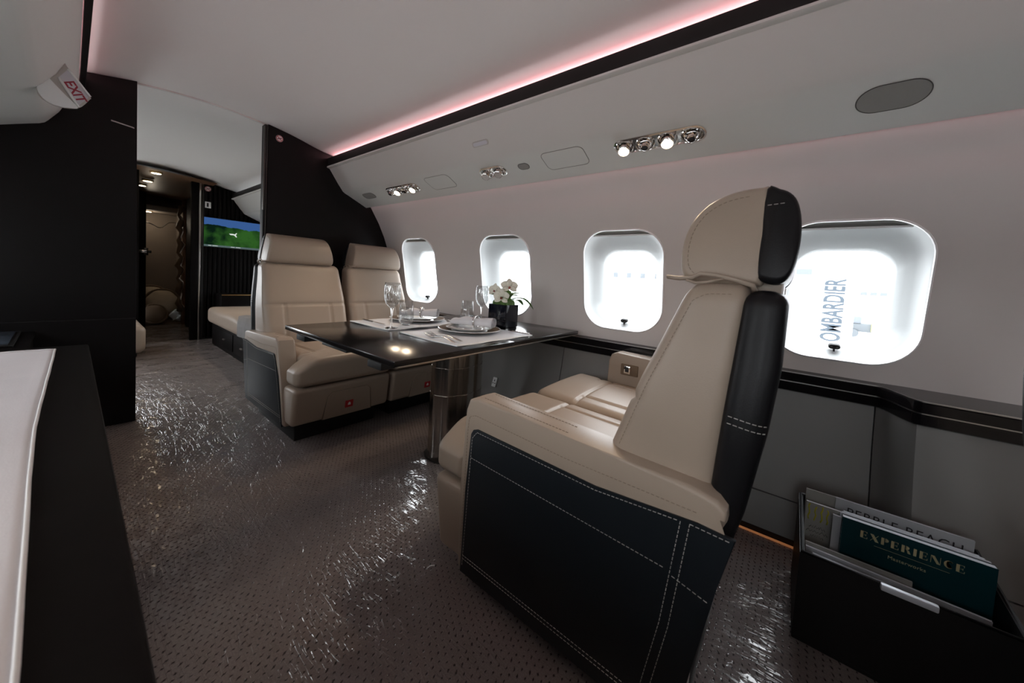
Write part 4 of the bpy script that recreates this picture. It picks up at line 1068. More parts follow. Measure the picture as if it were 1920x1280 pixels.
# cutlery -----------------------------------------------------------------------
def frame(x, y, z, ang):
    c, s = math.cos(ang), math.sin(ang)
    return lambda a, b, h=0.0: Vector((x + a * c - b * s, y + a * s + b * c, z + h))
def fork(x, y, ang, L, label):
    f = frame(x, y, PZ + .004, ang)
    t = thing('fork', (x, y, PZ), label, 'fork', 'forks')
    hs_ = []
    for k in range(15):
        q = k / 14; a = -L * .5 + q * L * .70
        wd = interp([(0, .0085), (.15, .0095), (.5, .0045), (.85, .0040), (1, .0075)], q); hh = .001 + .009 * math.sin(q * math.pi) ** 1.5 * .9
        hs_.append([f(a, -wd, hh), f(a, -wd * .6, hh + .0018), f(a, wd * .6, hh + .0018), f(a, wd, hh), f(a, wd * .6, hh - .001), f(a, -wd * .6, hh - .001)])
    loft('handle', hs_, 'silver', t, cap0=True, cap1=True, angle=60)
    bs = []
    for k in range(7):
        q = k / 6; a = L * .20 + q * L * .10; wd = .0075 + .0055 * smooth01(0, .8, q); hh = .001 - .004 * math.sin(q * 3.14 / 2)
        bs.append([f(a, -wd, hh + .001), f(a, wd, hh + .001), f(a, wd, hh - .0008), f(a, -wd, hh - .0008)])
    loft('neck', bs, 'silver', t, cap0=True, cap1=True)
    for i in range(4):
        b = -.0108 + i * .0072
        tube('tine', [f(L * .295, b, -.003), f(L * .38, b, -.001), f(L * .45, b * .97, .003), f(L * .50, b * .93, .0085)], [.0017, .0016, .0014, .0006], 'silver', t, seg=6)
def knife(x, y, ang, L, label):
    f = frame(x, y, PZ + .002, ang)
    t = thing('knife', (x, y, PZ), label, 'knife', 'knives')
    hn = [[f(-L * .5 + q * L * .48, b * w_, h) for b, h in ((-1, .003), (-.6, .0065), (.6, .0065), (1, .003), (.6, 0), (-.6, 0))] for q, w_ in ((0, .0075), (.1, .0085), (.5, .0072), (.9, .0062), (1, .0055))]
    loft('handle', hn, 'silver', t, cap0=True, cap1=True, angle=60)
    bl = [(-.0055, -.02), (.008, -.02), (.0095, .25), (.0085, .40), (.002, .50), (-.0045, .47), (-.0055, .3)]
    lo_ = [f(L * v if v > 0 else v * L, b, .0025) for b, v in bl]; hi_ = [f(L * v if v > 0 else v * L, b, .0040) for b, v in bl]
    loft('blade', [lo_, hi_], 'silver', t, cap0=True, cap1=True, smooth=False)
fork(1.005, 1.140, math.radians(84), .245, 'silver dinner fork on the near placemat, nearer the plate of two')
fork(.966, 1.118, math.radians(82), .225, 'smaller silver fork on the near placemat, nearer the aisle of two')
knife(1.405, 1.085, math.radians(92), .22, 'silver knife on the window end of the near placemat')
fork(1.395, 1.600, math.radians(-94), .20, 'silver fork at the window end of the far placemat')
knife(.985, 1.660, math.radians(-92), .22, 'silver knife at the aisle end of the far placemat')
# flower vase -----------------------------------------------------------------
vx, vy, vs_h = 1.556, 1.268, .128
vz = thing('flower_vase', (vx, vy, TZ), 'glossy black cube vase holding white orchids', 'vase')
rot = math.radians(4); c_, s_ = math.cos(rot), math.sin(rot)
rv = lambda a, b, z: Vector((vx + a * c_ - b * s_, vy + a * s_ + b * c_, z))
hw = .062
sq = lambda w_: rrect(w_ * 2, w_ * 2, .006, 3)
loft('vase_body', [[rv(a, b, TZ + .001) for a, b in sq(hw - .003)], [rv(a, b, TZ + .004) for a, b in sq(hw)], [rv(a, b, TZ + vs_h) for a, b in sq(hw)], [rv(a, b, TZ + vs_h) for a, b in sq(hw - .006)], [rv(a, b, TZ + vs_h - .02) for a, b in sq(hw - .006)]], 'vase', vz, cap0=True, cap1=True)
rng = random.Random(3)
def mound(x, y, z): return rv((x) * (1 + .08 * math.sin(z * 90 + y * 60)), y * (1 + .08 * math.sin(x * 80)), z + .012 * math.cos(x * 28) * math.cos(y * 28) + .006 * math.sin(x * 160) * math.sin(y * 140))
rbox('moss', (-.050, -.050, TZ + vs_h - .018), (.050, .050, TZ + vs_h + .022), .018, (10, 10, 3), 'moss', vz, deform=mound)
def blade_leaf(name, base, tip, wd, sag, m_, nrm=Vector((0, 0, 1))):
    base, tip = Vector(base), Vector(tip); d = tip - base; s = d.cross(nrm)
    s = s.normalized() if s.length > 1e-6 else Vector((1, 0, 0)); n2 = s.cross(d).normalized()
    loops = []
    for k in range(9):
        q = k / 8; w_ = wd * (math.sin(math.pi * min(.98, q * .85 + .12)) ** .8) * (1 if q < 1 else .1)
        c = base + d * q + n2 * sag * math.sin(math.pi * q) * (1)
        loops.append([c - s * w_ + n2 * .15 * w_, c - s * w_ * .5 - n2 * .02 * w_, c - n2 * .10 * w_, c + s * w_ * .5 - n2 * .02 * w_, c + s * w_ + n2 * .15 * w_])
    o = loft(name, loops, m_, vz, closed_loop=False)
    md = o.modifiers.new('thickness', 'SOLIDIFY'); md.thickness = .0012
    return o
TZV = TZ + vs_h
for (a, b, z, a2, b2, z2, w_, sg) in ((.01, -.01, .01, .055, -.06, .055, .020, .02), (.02, 0, .015, .085, .0, .050, .021, .022), (.02, -.02, .01, .095, -.05, -.006, .018, .022), (.01, .02, .01, .06, .06, .05, .020, .02),
        (0, -.02, .01, .01, -.075, .045, .018, .02), (-.01, 0, .01, -.05, .05, .045, .018, .016), (.02, -.01, .02, .135, -.085, -.022, .014, .034), (.0, 0, .02, .035, .01, .080, .016, .01), (-.02, -.02, .01, -.055, -.055, .03, .018, .015), (.03, .01, .02, .075, .035, .065, .017, .018)):
    blade_leaf('leaf', rv(a, b, TZV + z), rv(a2 * 1.2, b2 * 1.2, TZV + z2 * 1.2), w_ * 1.7, sg * 1.2, 'leaf')
for k in range(14):
    a = rng.uniform(0, 6.28); r_ = rng.uniform(.03, .075)
    blade_leaf('grass_blade', rv(.02 * math.cos(a) + .01, .02 * math.sin(a), TZV + .01), rv(r_ * math.cos(a) + .015, r_ * math.sin(a), TZV + rng.uniform(.03, .085)), .0035, .012, 'leaf')
def orchid(c, face, size):
    c = Vector(c); n = Vector(face).normalized(); u = n.cross(Vector((0, 0, 1))).normalized(); v = u.cross(n)
    fl = None
    for i, (ang, ln, wd) in enumerate(((90, 1.0, .58), (90 + 125, .95, .52), (90 - 125, .95, .52), (165, 1.0, .85), (15, 1.0, .85))):
        a = math.radians(ang); d = u * math.cos(a) + v * math.sin(a)
        o = blade_leaf('petal', c + d * size * .05, c + d * size * ln + n * size * .20, size * wd * .62, size * .10, 'petal', n)
    lathe('lip', [(size * .03, 0), (size * .10, size * .10), (size * .13, size * .24), (size * .08, size * .30), (size * .02, size * .2)], c - v * size * .12, 'lip', vz, 14, (u, v, n))
tocam = Vector((-.75, -.62, .12))
orchid(rv(.0, -.03, TZV + .098), tocam + Vector((.2, 0, .3)), .052)
orchid(rv(-.050, -.02, TZV + .042), tocam + Vector((-.2, .3, .0)), .050)
orchid(rv(-.050, .030, TZV + .075), tocam + Vector((-.3, .5, .2)), .042)
tube('flower_stem', [rv(0, 0, TZV), rv(.01, -.01, TZV + .05), rv(.0, -.025, TZV + .098)], .0022, 'leaf', vz, seg=6)
# ------------------------------------------------------------------ fittings on the overhead panels
EF = Vector((D_[0] - 1.412, 0, D_[1] - 1.568)).normalized()          # down the lower facet
EN = Vector((EF.z, 0, -EF.x)).normalized()                            # out of the facet, down into the cabin
if EN.z > 0: EN = -EN
FC = Vector((1.480, 0, 1.568 + (1.480 - 1.412) * EF.z / EF.x))
def facet(flip=False):
    def f(a, b, d, y=0):                 # a along y, b down the facet, d proud
        p = FC + EF * b + EN * d; p = Vector((p.x, y + a, p.z))
        return Vector((MIR - p.x, p.y, p.z)) if flip else p
    return f
def light_unit(y0, y1, kinds, label, group, flip=False, s=1.32, z=None):
    f = facet(flip); c = (y0 + y1) / 2; L = y1 - y0
    t = thing('reading_light_unit', f(0, 0, 0, c), label, 'light', group)
    st = rrect(L, .062 * s, .0305 * s, 8); st2 = rrect(L - .010, .052 * s, .0255 * s, 8)
    loft('bezel', [[f(a, b, -.002, c) for a, b in st], [f(a, b, .004, c) for a, b in st], [f(a, b, .0055, c) for a, b in st2], [f(a, b, .001, c) for a, b in rrect(L - .014, .048 * s, .0235 * s, 8)]], 'chrome', t, cap1=True)
    n = len(kinds)
    en = (Vector((-EN.x, 0, EN.z)) if flip else EN)
    for i, k in enumerate(kinds):
        y = y1 - L * (i + .5) / n * (1 - .02)
        tilt = Vector((-.10 if not flip else .10, -.16, 0))
        ax = (en + tilt).normalized(); ex = Vector((0, 1, 0)).cross(ax).normalized(); ey = ax.cross(ex)
        o = f(0, 0, .001, y)
        lathe('socket_ring', [(.0275 * s, -.002), (.0285 * s, .006), (.0262 * s, .010), (.0225 * s, .004), (.0215 * s, -.004)], o, 'chrome', t, 28, (ex, ey, ax))
        if k == 'G':
            g = lathe('air_nozzle', [(.0185 * s, -.004), (.0190 * s, .014), (.0165 * s, .018), (.0115 * s, .020), (.0115 * s, .030), (.0095 * s, .031), (.0088 * s, .022)], o, 'chrome', t, 24, (ex, ey, ax), wave=lambda r, h, a: r * (1 + (.03 * math.cos(12 * a) if h < .016 else 0)))
            lathe('nozzle_mouth', [(.0090 * s, .0270), (.0090 * s, .0285)], o, 'ink', g, 16, (ex, ey, ax))
        else:
            g = lathe('lamp_barrel', [(.0180 * s, -.004), (.0190 * s, .012), (.0190 * s, .030), (.0175 * s, .032)], o, 'chrome', t, 28, (ex, ey, ax), wave=lambda r, h, a: r * (1 + .02 * math.cos(20 * a)))
            lathe('lens', [(.0165 * s, .0315), (.0155 * s, .0335), (.010 * s, .0345), (.002 * s, .0350)], o, 'lampwarm' if k == 'L' else 'lampoff', g, 24, (ex, ey, ax))
            if k == 'L':
                ld = bpy.data.lights.new('lamp_light', 'SPOT'); ld.energy = 0.8 if flip else 6.0; ld.color = (1, .78, .55); ld.spot_size = 1.9; ld.spot_blend = .9; ld.shadow_soft_size = .018 * s
                lo = bpy.data.objects.new('lamp_light', ld); col.objects.link(lo)
                ps_ = o + ax * (.044); lo.matrix_world = Matrix.Translation(ps_) @ (-ax).to_track_quat('Z', 'Y').to_matrix().to_4x4()
                mw = lo.matrix_world.copy(); adopt(lo, t)
    return t
light_unit(.288, .640, 'LGLG', 'largest strip of two lit lamps and two air nozzles overhead, above the near seats', 'overhead light strips')
light_unit(1.245, 1.430, 'OO', 'pair of unlit chrome lamps overhead in the middle of the service panel', 'overhead light strips', s=1.3)
light_unit(2.010, 2.370, 'LGLG'[::-1].replace('G', 'g').replace('g', 'G'), 'smaller looking strip of lit lamps and nozzles overhead, above the far seats', 'overhead light strips')
light_unit(4.25, 4.60, 'LGLG', 'strip of lamps in the overhead panel above the divan', 'overhead light strips')
light_unit(.30, .65, 'LGLG', 'strip of lamps above the credenza', 'overhead light strips', True)
light_unit(-.80, -.45, 'LGLG', 'strip of lamps above the rear end of the credenza', 'overhead light strips', True)
def inlay(name, y, b0, w_, h_, r_, m_, label, cat, groove_only=False, d=.0008, k=10):
    f = facet(); sh = rrect(w_, h_, r_, k)
    t = thing(name, f(0, b0, 0, y), label, cat)
    if groove_only:
        tube('seam', [f(a, b + b0, .0002, y) for a, b in sh], .0013, 'speaker', t, True, 5)
        sh2 = rrect(w_ - .004, h_ - .004, r_ - .002, k)
        loft('cover', [[f(a, b + b0, -.002, y) for a, b in sh2], [f(a, b + b0, d, y) for a, b in sh2]], m_, t, cap1=True)
    else:
        tube('edge_ring', [f(a, b + b0, .0002, y) for a, b in sh], .0016, 'darkmetal', t, True, 5)
        loft('grille', [[f(a, b + b0, -.002, y) for a, b in sh], [f(a, b + b0, d, y) for a, b in sh]], m_, t, cap1=True)
    return t
inlay('speaker_grille', -.183, .006, .150, .098, .0485, 'speaker', 'large oval speaker cover overhead above the big window', 'speaker')
inlay('sensor_cover', 1.130, .004, .066, .042, .0205, 'speaker', 'small oval cover beside the pair of unlit lamps overhead', 'cover')
inlay('speaker_grille', 2.640, .004, .150, .060, .0295, 'speaker', 'oval speaker cover at the far end overhead by the black bulkhead', 'speaker')
inlay('oxygen_mask_cover', .888, .004, .225, .118, .030, 'psu', 'flush rounded cover overhead nearest the big lamp strip', 'cover', True)
inlay('oxygen_mask_cover', 1.790, .004, .225, .118, .030, 'psu', 'flush rounded cover overhead between the far lamp strip and the unlit lamps', 'cover', True)
fl_ = facet(True)
lc = thing('oxygen_mask_cover', fl_(0, .06, 0, 1.55), 'flush rounded cover on the overhead panel beside the exit sign', 'cover')
sh = rrect(.225, .118, .030, 8)
tube('seam', [fl_(a, b + .062, .0003, 1.50) for a, b in sh], .0016, 'speaker', lc, True, 5)
loft('cover', [[fl_(a, b + .062, -.002, 1.50) for a, b in rrect(.221, .114, .028, 8)], [fl_(a, b + .062, .0008, 1.50) for a, b in rrect(.221, .114, .028, 8)]], 'psu', lc, cap1=True)
U0, U1 = Vector((1.276, 0, 1.744)), Vector((1.352, 0, 1.635))
ue = (U1 - U0).normalized(); un = Vector((ue.z, 0, -ue.x)); un = un if un.z < 0 else -un
pm = Vector((1.345, 1.316, 1.744 + (1.345 - 1.276) * ue.z / ue.x))
sgn = thing('seat_belt_sign', pm, 'small pale pill shaped sign on the upper overhead panel', 'sign')
pf = lambda a, b, d: pm + Vector((0, a, 0)) + ue * b + un * d
loft('housing', [[pf(a, b, -.002) for a, b in rrect(.112, .030, .012, 6)], [pf(a, b, .004) for a, b in rrect(.110, .028, .011, 6)]], 'lampoff', sgn, cap1=True)
loft('lens', [[pf(a, b, .0035) for a, b in rrect(.098, .020, .009, 6)], [pf(a, b, .0052) for a, b in rrect(.096, .018, .008, 6)]], 'exitface', sgn, cap1=True)

# exit sign -------------------------------------------------------------------
YE = 2.30
def ep(u, v, y=YE): return at_y(u, v, YE) + Vector((0, y - YE, 0))
ex_ = thing('exit_sign', ep(115, 165), 'white angled EXIT sign with red letters under the left overhead panel', 'sign')
sil = [(75, 130), (90, 112), (103, 107), (118, 114), (128, 128), (169, 182), (168, 187), (147, 203), (112, 201), (80, 187), (68, 167)]
sil = smooth_loop(sil[:5] + [(145, 150)] + sil[5:]); 
loft('housing', [[ep(u, v, YE) for u, v in sil], [ep(u + (100 - u) * .35, v + (128 - v) * .45, YE + .10) for u, v in sil]], 'exithousing', ex_, cap0=True, cap1=True, angle=30)
lens = [(83, 138), (72, 158), (70, 168), (80, 184), (98, 195), (113, 200), (130, 202.5), (146, 202), (120, 176), (95, 150)]
lens = smooth_loop(lens)
loft('lens', [[ep(u, v, YE) for u, v in lens], [ep(u, v, YE - .006) for u, v in lens]], 'exitlens', ex_, cap1=True, angle=30)
fq = [(110, 145), (128, 130), (166, 183), (147, 198)]
fp = [ep(u, v) for u, v in fq]
loft('sign_face', [[p + Vector((0, .002, 0)) for p in fp], [p - Vector((0, .003, 0)) for p in fp]], 'exitface', ex_, cap1=True, smooth=False)
for a, b in ((fq[1], (169, 182)), (fq[0], (147, 201))):
    pa_, pb_ = ep(*a), ep(*b)
    tube('sign_rim', [pa_ - Vector((0, .002, 0)), pb_ - Vector((0, .002, 0))], .0045, 'exitlens', ex_, seg=6)
exd = (fp[3] - fp[0]).normalized(); eyd = (fp[1] - fp[0]); eyd = (eyd - exd * eyd.dot(exd)).normalized()
text('lettering', 'EXIT', .041, ep(119, 152.5) - Vector((0, .0035, 0)), exd, eyd, 'exitred', ex_, .0003, xs=.95, bold=.0009, spacing=.95)

# ------------------------------------------------------------------ credenza, runner, tray
KZ = .670
cr_ = thing('credenza', (-.25, .5, 0), 'long black credenza along the left edge, carrying the white runner', 'cabinet')
box('worktop', (-.512, -1.10, KZ - .030), (.036, 1.690, KZ), 'blackwood', cr_, .005)
box('carcass', (-.365, -1.08, .07), (.002, 1.665, KZ - .030), 'blackwood', cr_, .003)
box('plinth', (-.35, -1.05, 0), (-.05, 1.63, .07), 'blackmat', cr_, .003)
for i in range(4):
    y0 = -1.07 + i * .683
    dd = box('door', (.002, y0 + .004, .08), (.018, y0 + .679, KZ - .036), 'blackwood', cr_, .003)
    box('handle', (.018, y0 + .62, .34), (.026, y0 + .632, .48), 'darkmetal', dd, .002)
def run_z(x, y):
    e = smooth01(-.10, -.03, x)
    edge = interp([(.0, -.020), (.37, -.021), (.60, -.027), (.70, -.030), (.90, -.0335), (1.2, -.030), (1.62, -.025)], y)
    xx = -.50 + (x + .50) * ((edge + .50) / .475)
    z = KZ + .0035 + .0022 * math.sin(y * 17 + x * 5) ** 2 + .0012 * math.sin(x * 31 - y * 9) + .0016 * smooth01(.012, 0, abs(x + .035))
    return (xx, y - (x + .5) * .0, z)
rn = drape('table_runner', -.50, -.025, -.40, 1.612, run_z, 'runner', None, 40, 80)
rn.modifiers.new('thickness', 'SOLIDIFY').thickness = .002
tag(rn, 'off white linen runner lying along the black credenza', 'table runner')
hm = [Vector(run_z(-.0285, -.40 + 2.01 * k / 80)) + Vector((.001, 0, .0005)) for k in range(81)]
h2 = [Vector(run_z(-.50 + .475 * k / 30, 1.6085)) + Vector((0, .001, .0005)) for k in range(31)]
tube('hem', hm, .0011, 'hem', rn, seg=6); tube('hem', h2, .0011, 'hem', rn, seg=6)
sc_ = thing('side_cabinet', (-.33, 2.3, 0), 'low black cabinet between credenza and left bulkhead', 'cabinet')
box('body', (-.365, 1.74, 0), (-.115, 2.88, .535), 'blackwood', sc_, .004)
box('top', (-.50, 1.72, .535), (-.108, 2.89, .553), 'blackwood', sc_, .004)
ty = thing('glass_tray', (-.30, 2.66, .553), 'dark blue glass tray on the low cabinet by the left bulkhead', 'tray')
box('glass_sheet', (-.46, 2.46, .556), (-.160, 2.84, .566), 'trayglass', ty, .003)
box('tray_frame', (-.475, 2.445, .5535), (-.146, 2.855, .561), 'blackmat', ty, .003)

# ------------------------------------------------------------------ magazine box
BX0, BX1, BY0, BY1 = 1.262, 1.560, -.455, -.075
bx_ = thing('magazine_box', (1.41, -.265, 0), 'open black leather box of magazines on the floor by the wall', 'box')
T = .010
def top_z(x): return .247 + (x - BX0) / (BX1 - BX0) * .035
def wallp(name, x0, x1, y0, y1):
    return box(name, (x0, y0, .012), (x1, y1, 1.0), 'boxblack', bx_, .0, mp=lambda x, y, z: Vector((x, y, z if z < .5 else top_z(x) + .012 * smooth01(BX0 + .1, BX1, x) * 0)))
wallp('front_wall', BX0, BX0 + T, BY0, BY1); wallp('rear_wall', BX1 - T, BX1, BY0, BY1)
wallp('end_wall', BX0 + T, BX1 - T, BY1 - T, BY1); wallp('end_wall', BX0 + T, BX1 - T, BY0, BY0 + T)
box('base', (BX0, BY0, 0), (BX1, BY1, .012), 'boxblack', bx_, .002)
rim_pts = [(BX0 + T / 2, BY0 + T / 2), (BX1 - T / 2, BY0 + T / 2), (BX1 - T / 2, BY1 - T / 2), (BX0 + T / 2, BY1 - T / 2)]
tube('rim_piping', [Vector((x, y, top_z(x))) for x, y in rim_pts], .0058, 'boxblack', bx_, True, 6)
hp = [at_x(u, v, BX0 - .004) for u, v in ((1650, 1094), (1759, 1140))]
hz, hy0, hy1 = (hp[0].z + hp[1].z) / 2, hp[0].y, hp[1].y
hd_ = box('handle', (BX0 - .016, min(hy0, hy1), hz - .008), (BX0 - .004, max(hy0, hy1), hz + .008), 'aluminium', bx_, .003)
for yy in (min(hy0, hy1) + .01, max(hy0, hy1) - .014): box('handle_post', (BX0 - .006, yy, hz - .004), (BX0 + .001, yy + .005, hz + .004), 'steel', hd_, 0)
def magazine(name, x, y0, y1, z1, th, m_, label, lean=.0, z0=.014, pages=True, tiltz=0.0):
    """stands on its long edge; cover faces the aisle (-x)"""
    t = thing(name, (x, (y0 + y1) / 2, z0), label, 'magazine', 'magazines in the box')
    mpx = lambda a, b, c: Vector((a + lean * (c - z0), b, c + tiltz * (b - y0)))
    box('cover', (x, y0, z0), (x + .0012, y1, z1), m_, t, 0, mp=mpx)
    box('pages', (x + .0013, y0 + .001, z0), (x + th - .0013, y1 - .001, z1 - .001), 'paper', t, 0, mp=mpx)
    box('back_cover', (x + th - .0012, y0, z0), (x + th, y1, z1), m_, t, 0, mp=mpx)
    return t, mpx
# didone capitals as outlines on a 0..1 em square
def didone(ch):
    S, h, s = .24, .045, .05
    R = lambda a, b, c, d: [(a, b), (c, b), (c, d), (a, d)]
    if ch == 'I': return .36, [R(.06, 0, .30, 1)]
    if ch == 'E': return .72, [R(.06, 0, .30, 1), R(.30, 0, .66, h), [(.60, h), (.66, h), (.66, .26), (.63, .26)], R(.30, 1 - h, .62, 1), [(.56, 1 - h), (.62, 1 - h), (.62, .76), (.59, .76)], R(.34, .48, .52, .52), R(.50, .38, .54, .62)]
    if ch == 'X': return .82, [[(.04, 1), (.34, 1), (.80, 0), (.50, 0)], [(.06, 0), (.12, 0), (.36, .44), (.33, .50)], [(.46, .52), (.49, .46), (.76, 1), (.70, 1)]]
    if ch == 'P': return .70, [R(.06, 0, .30, 1), [(.36, 1), (.46, 1), (.58, .95), (.66, .84), (.66, .66), (.58, .54), (.46, .49), (.36, .49), (.36, .53), (.43, .54), (.45, .62), (.45, .88), (.43, .95), (.36, .96)]]
    if ch == 'R': return .82, [R(.06, 0, .30, 1), [(.36, 1), (.46, 1), (.58, .95), (.66, .84), (.66, .68), (.58, .56), (.46, .51), (.36, .51), (.36, .55), (.43, .56), (.45, .63), (.45, .88), (.43, .95), (.36, .96)], [(.40, .49), (.52, .49), (.66, .42), (.72, .10), (.80, .03), (.80, 0), (.64, 0), (.54, .06), (.50, .36), (.44, .45)]]
    if ch == 'N': return .84, [R(.06, 0, .10, 1), [(.06, 1), (.32, 1), (.78, 0), (.74, 0), (.52, 0)], R(.74, 0, .78, 1)]
    if ch == 'C':
        o_ = [(.42 + .36 * math.cos(math.radians(q)), .5 + .51 * math.sin(math.radians(q))) for q in range(38, 323, 15)]
        i_ = [(.47 + .235 * math.cos(math.radians(q)), .5 + .465 * math.sin(math.radians(q))) for q in range(318, 41, -15)]
        return .76, [o_ + i_]
def didone_text(name, body, origin, ex, ey, size, m_, parent, track=.10, thick=.0004):
    bm = bmesh.new(); xcur = 0
    ex, ey = Vector(ex), Vector(ey); n = ex.cross(ey).normalized(); o = Vector(origin)
    for ch in body:
        w_, polys = didone(ch)
        for pl_ in polys:
            vsn = [bm.verts.new(o + ex * (xcur + a) * size + ey * b * size + n * thick) for a, b in pl_]
            bm.faces.new(vsn)
        xcur += w_ + track
    bmesh.ops.triangulate(bm, faces=bm.faces[:])
    return from_bm(name, bm, m_, parent, False), xcur * size
RD = Vector((0, -1, 0))             # reading direction along the box (towards the viewer's right)
t, f = magazine('magazine', 1.512, -.355, -.090, .325, .004, 'papergrey2', 'thin magazine standing furthest back on the left of the box')
t, f = magazine('magazine', 1.500, -.430, -.160, .330, .006, 'papergrey', 'grey magazine with a row of black capitals, tallest at the back of the box')
text('title', 'PEBBLE BEACH', .036, (1.4985, -.185, .286), RD, (0, 0, 1), 'ink', t, .0003, xs=.88, spacing=1.12)
t, f = magazine('magazine', 1.462, -.395, -.090, .306, .008, 'papergrey2', 'warm grey magazine with yellow brush marks at the left of the box')
rg = random.Random(5)
def scrib(y0, z0, w_, h_, n, seed):
    r = random.Random(seed); out = []
    for k in range(n):
        out.append(Vector((1.4612, y0 - w_ * k / (n - 1) + r.uniform(-1, 1) * w_ * .04, z0 + (h_ if k % 2 else 0) * r.uniform(.6, 1.1))))
    return out
for k, (yy, hh) in enumerate(((-.098, .05), (-.113, .045), (-.128, .05), (-.141, .045))):
    tube('brush_mark', [Vector((1.4613, yy + .002 * math.sin(j * 2 + k), .252 + hh * j / 5)) for j in range(6)], .0030, 'yellow', t, seg=5, flat=.3)
for zz, w_, yy in ((.228, .036, -.103), (.214, .050, -.096), (.200, .030, -.106)):
    tube('handwriting', scrib(yy, zz, w_, .009, 13, int(zz * 1000)), .0008, 'ink', t, seg=4)
for k, lb in enumerate(('white edged magazine second behind the teal one', 'white edged magazine third behind the teal one', 'white edged magazine fourth behind the teal one')):
    magazine('magazine', 1.436 + k * .0085, -.440 + k * .007, -.166 - k * .004, .3165 - k * .0005, .006, 'paper', lb)
t, f = magazine('magazine', 1.428, -.300, -.150, .306, .006, 'papergrey', 'short grey booklet whose left end shows behind the teal magazine')
t, f = magazine('magazine', 1.405, -.442, -.168, .320, .018, 'teal', 'dark teal magazine with gold EXPERIENCE title')
_, wd_ = didone_text('title', 'EXPERIENCE', (1.4046, -.205, .280), RD * 1.20, (0, 0, 1), .0195, 'goldink', t, .10)
plates('rule', [[(1.4044, -.235, .2680), (1.4044, -.370, .2680), (1.4044, -.370, .2688), (1.4044, -.235, .2688)]], 'goldink', t)
text('subtitle', 'Masterworks', .0125, (1.4045, -.262, .2475), RD, (0, 0, 1), 'goldink', t, .0002, spacing=1.05)
t, f = magazine('magazine', 1.330, -.420, -.090, .228, .006, 'papergrey', 'pale magazine lowest at the front of the box', tiltz=.02)
t, f = magazine('magazine', 1.312, -.430, -.105, .220, .006, 'paper', 'white leaflet pressed against the front wall of the box', tiltz=.03)
t, f = magazine('magazine', 1.352, -.300, -.090, .236, .005, 'papergrey2', 'narrow grey leaflet near the left front of the box')

# ------------------------------------------------------------------ outside on the apron
tag(box('apron', (2.6, -60, -2.3), (120, 80, -2.2), 'concrete', None, 0), 'bright concrete apron outside the windows', 'ground', kind='structure')
tag(box('apron_other_side', (-120, -60, -2.3), (-1.6, 80, -2.2), 'concrete', None, 0), 'bright concrete apron on the credenza side', 'ground', kind='structure')
XB = 9.0
bn = thing('banner', at_x(1560, 700, XB), 'tall white banner with BOMBARDIER in upright grey letters outside the big window', 'banner')
p0, p1 = at_x(1541, 650, XB), at_x(1571, 523, XB)
ybm = (p0.y + p1.y) / 2
ex = (p1 - p0).normalized(); ey = Vector((1, 0, 0)).cross(ex).normalized()
ey = ey if ey.y > 0 else -ey
cen = at_x(1565, 590, XB)
wd = .62
box('panel', (XB + .01, ybm - wd / 2 - .02, -2.2), (XB + .06, ybm + wd / 2, 1.75), 'outwhite', bn, .01)
box('foot', (XB - .30, ybm - .5, -2.2), (XB + .40, ybm + .5, -2.12), 'outwhite', bn, .01)
LZ = (p1.z - p0.z)
text('lettering', 'BOMBARDIER', .40, (XB - .004, ybm - .17, p0.z), (0, 0, 1), (0, 1, 0), 'outtext', bn, .004, xs=LZ / 2.45, bold=.009)
hg = thing('hangar', (45, 0, -2.2), 'long white hangar with grey roof band and red stripe far outside', 'building')
box('wall', (45, -40, -2.2), (60, 60, 9), 'outwhite', hg, 0)
r0, r1 = at_x(1592, 563, 44.8), at_x(1664, 571, 44.8)
box('red_stripe', (44.8, r1.y - 1.5, r0.z - .35), (45, r0.y, r0.z + .15), 'outred', hg, 0)
for k in range(9): box('window', (44.85, r0.y - .5 - k * .62, r0.z + .55), (45, r0.y - .1 - k * .62, r0.z + .85), 'outgrey', hg, 0)
b0_, b1_ = at_x(1490, 512, 44.8), at_x(1560, 503, 44.8)
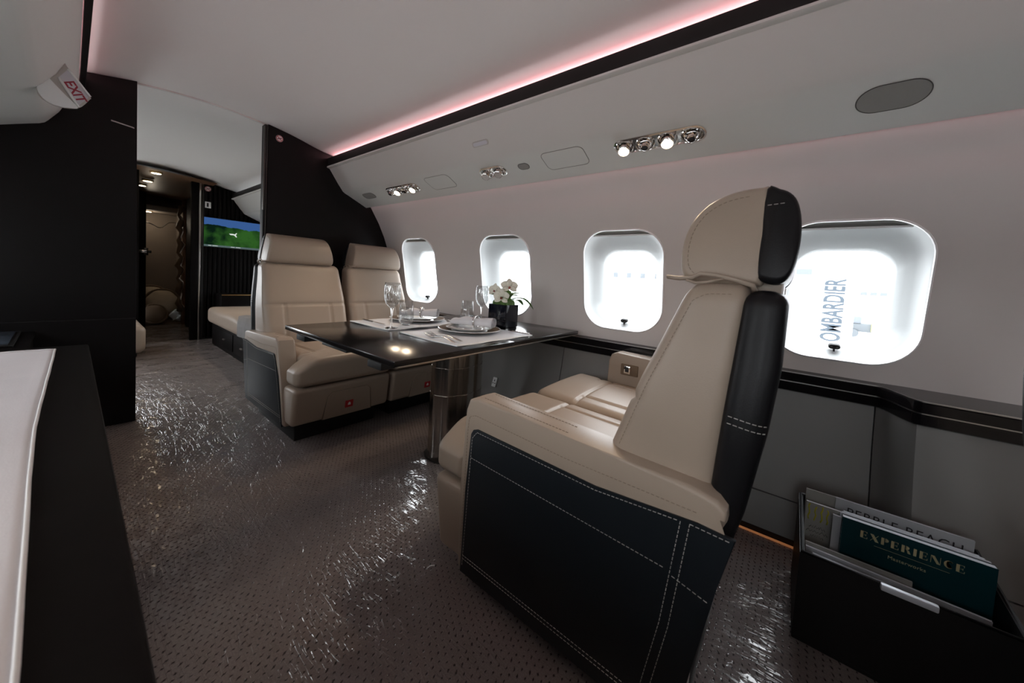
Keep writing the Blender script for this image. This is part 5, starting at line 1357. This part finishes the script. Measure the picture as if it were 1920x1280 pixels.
box('roof_band', (44.8, b1_.y, b0_.z - .1), (45, b0_.y + 6, b0_.z + .45), 'outgrey', hg, 0)
s0_ = at_x(1520, 546, 44.8)
box('side_stripe', (44.8, s0_.y - .6, s0_.z - .2), (45, s0_.y + 1.6, s0_.z + .12), 'outred', hg, 0)
for k in range(4): box('door_leaf', (44.7, 4 + k * 6, -2.2), (45, 9.8 + k * 6, 5.0), 'outwhite', hg, .02)
p = at_x(1620, 603, 14.0)
vh = thing('tow_tractor', (14.3, p.y - .1, p.z - .46), 'dark tow tractor with yellow panels parked outside', 'vehicle')
box('body', (14, p.y - .75, p.z - .30), (14.7, p.y + .45, p.z - .05), 'outdark', vh, .04)
box('engine_cover', (13.93, p.y - .40, p.z - .28), (14.65, p.y - .15, p.z - .02), 'outyellow', vh, .03)
box('cab', (13.96, p.y + .05, p.z - .06), (14.6, p.y + .38, p.z + .14), 'outgrey', vh, .04)
for dy in (-.5, .2):
    lathe('wheel', [(.02, 0), (.11, 0), (.12, .03), (.12, .09), (.11, .12), (.02, .12)], (13.95, p.y + dy, p.z - .34), 'outdark', vh, 20, (Vector((0, 1, 0)), Vector((0, 0, 1)), Vector((1, 0, 0))))
jet = at_x(1150, 520, 30.0)
pj = thing('parked_jet', (32, jet.y, -2.2), 'white parked jet with dark windows seen through the window over the near window seat', 'aircraft')
def jf(x, y, z): return (x, y, z)
rbox('fuselage', (31, jet.y - 9, jet.z - 1.2), (33.2, jet.y + 9, jet.z + 1.0), 1.05, (4, 16, 4), 'outwhite', pj, m=5)
for k in range(9): box('window', (30.96, jet.y - 6 + k * 1.2, jet.z + .05), (31.01, jet.y - 5.6 + k * 1.2, jet.z + .5), 'outdark', pj, 0)
box('wing', (26, jet.y - 1.5, jet.z - 1.0), (31.5, jet.y + 1.8, jet.z - .8), 'outwhite', pj, .05)
for dy in (-6, 2): box('landing_gear', (31.8, jet.y + dy, -2.2), (32.2, jet.y + dy + .4, jet.z - 1.0), 'outdark', pj, .02)
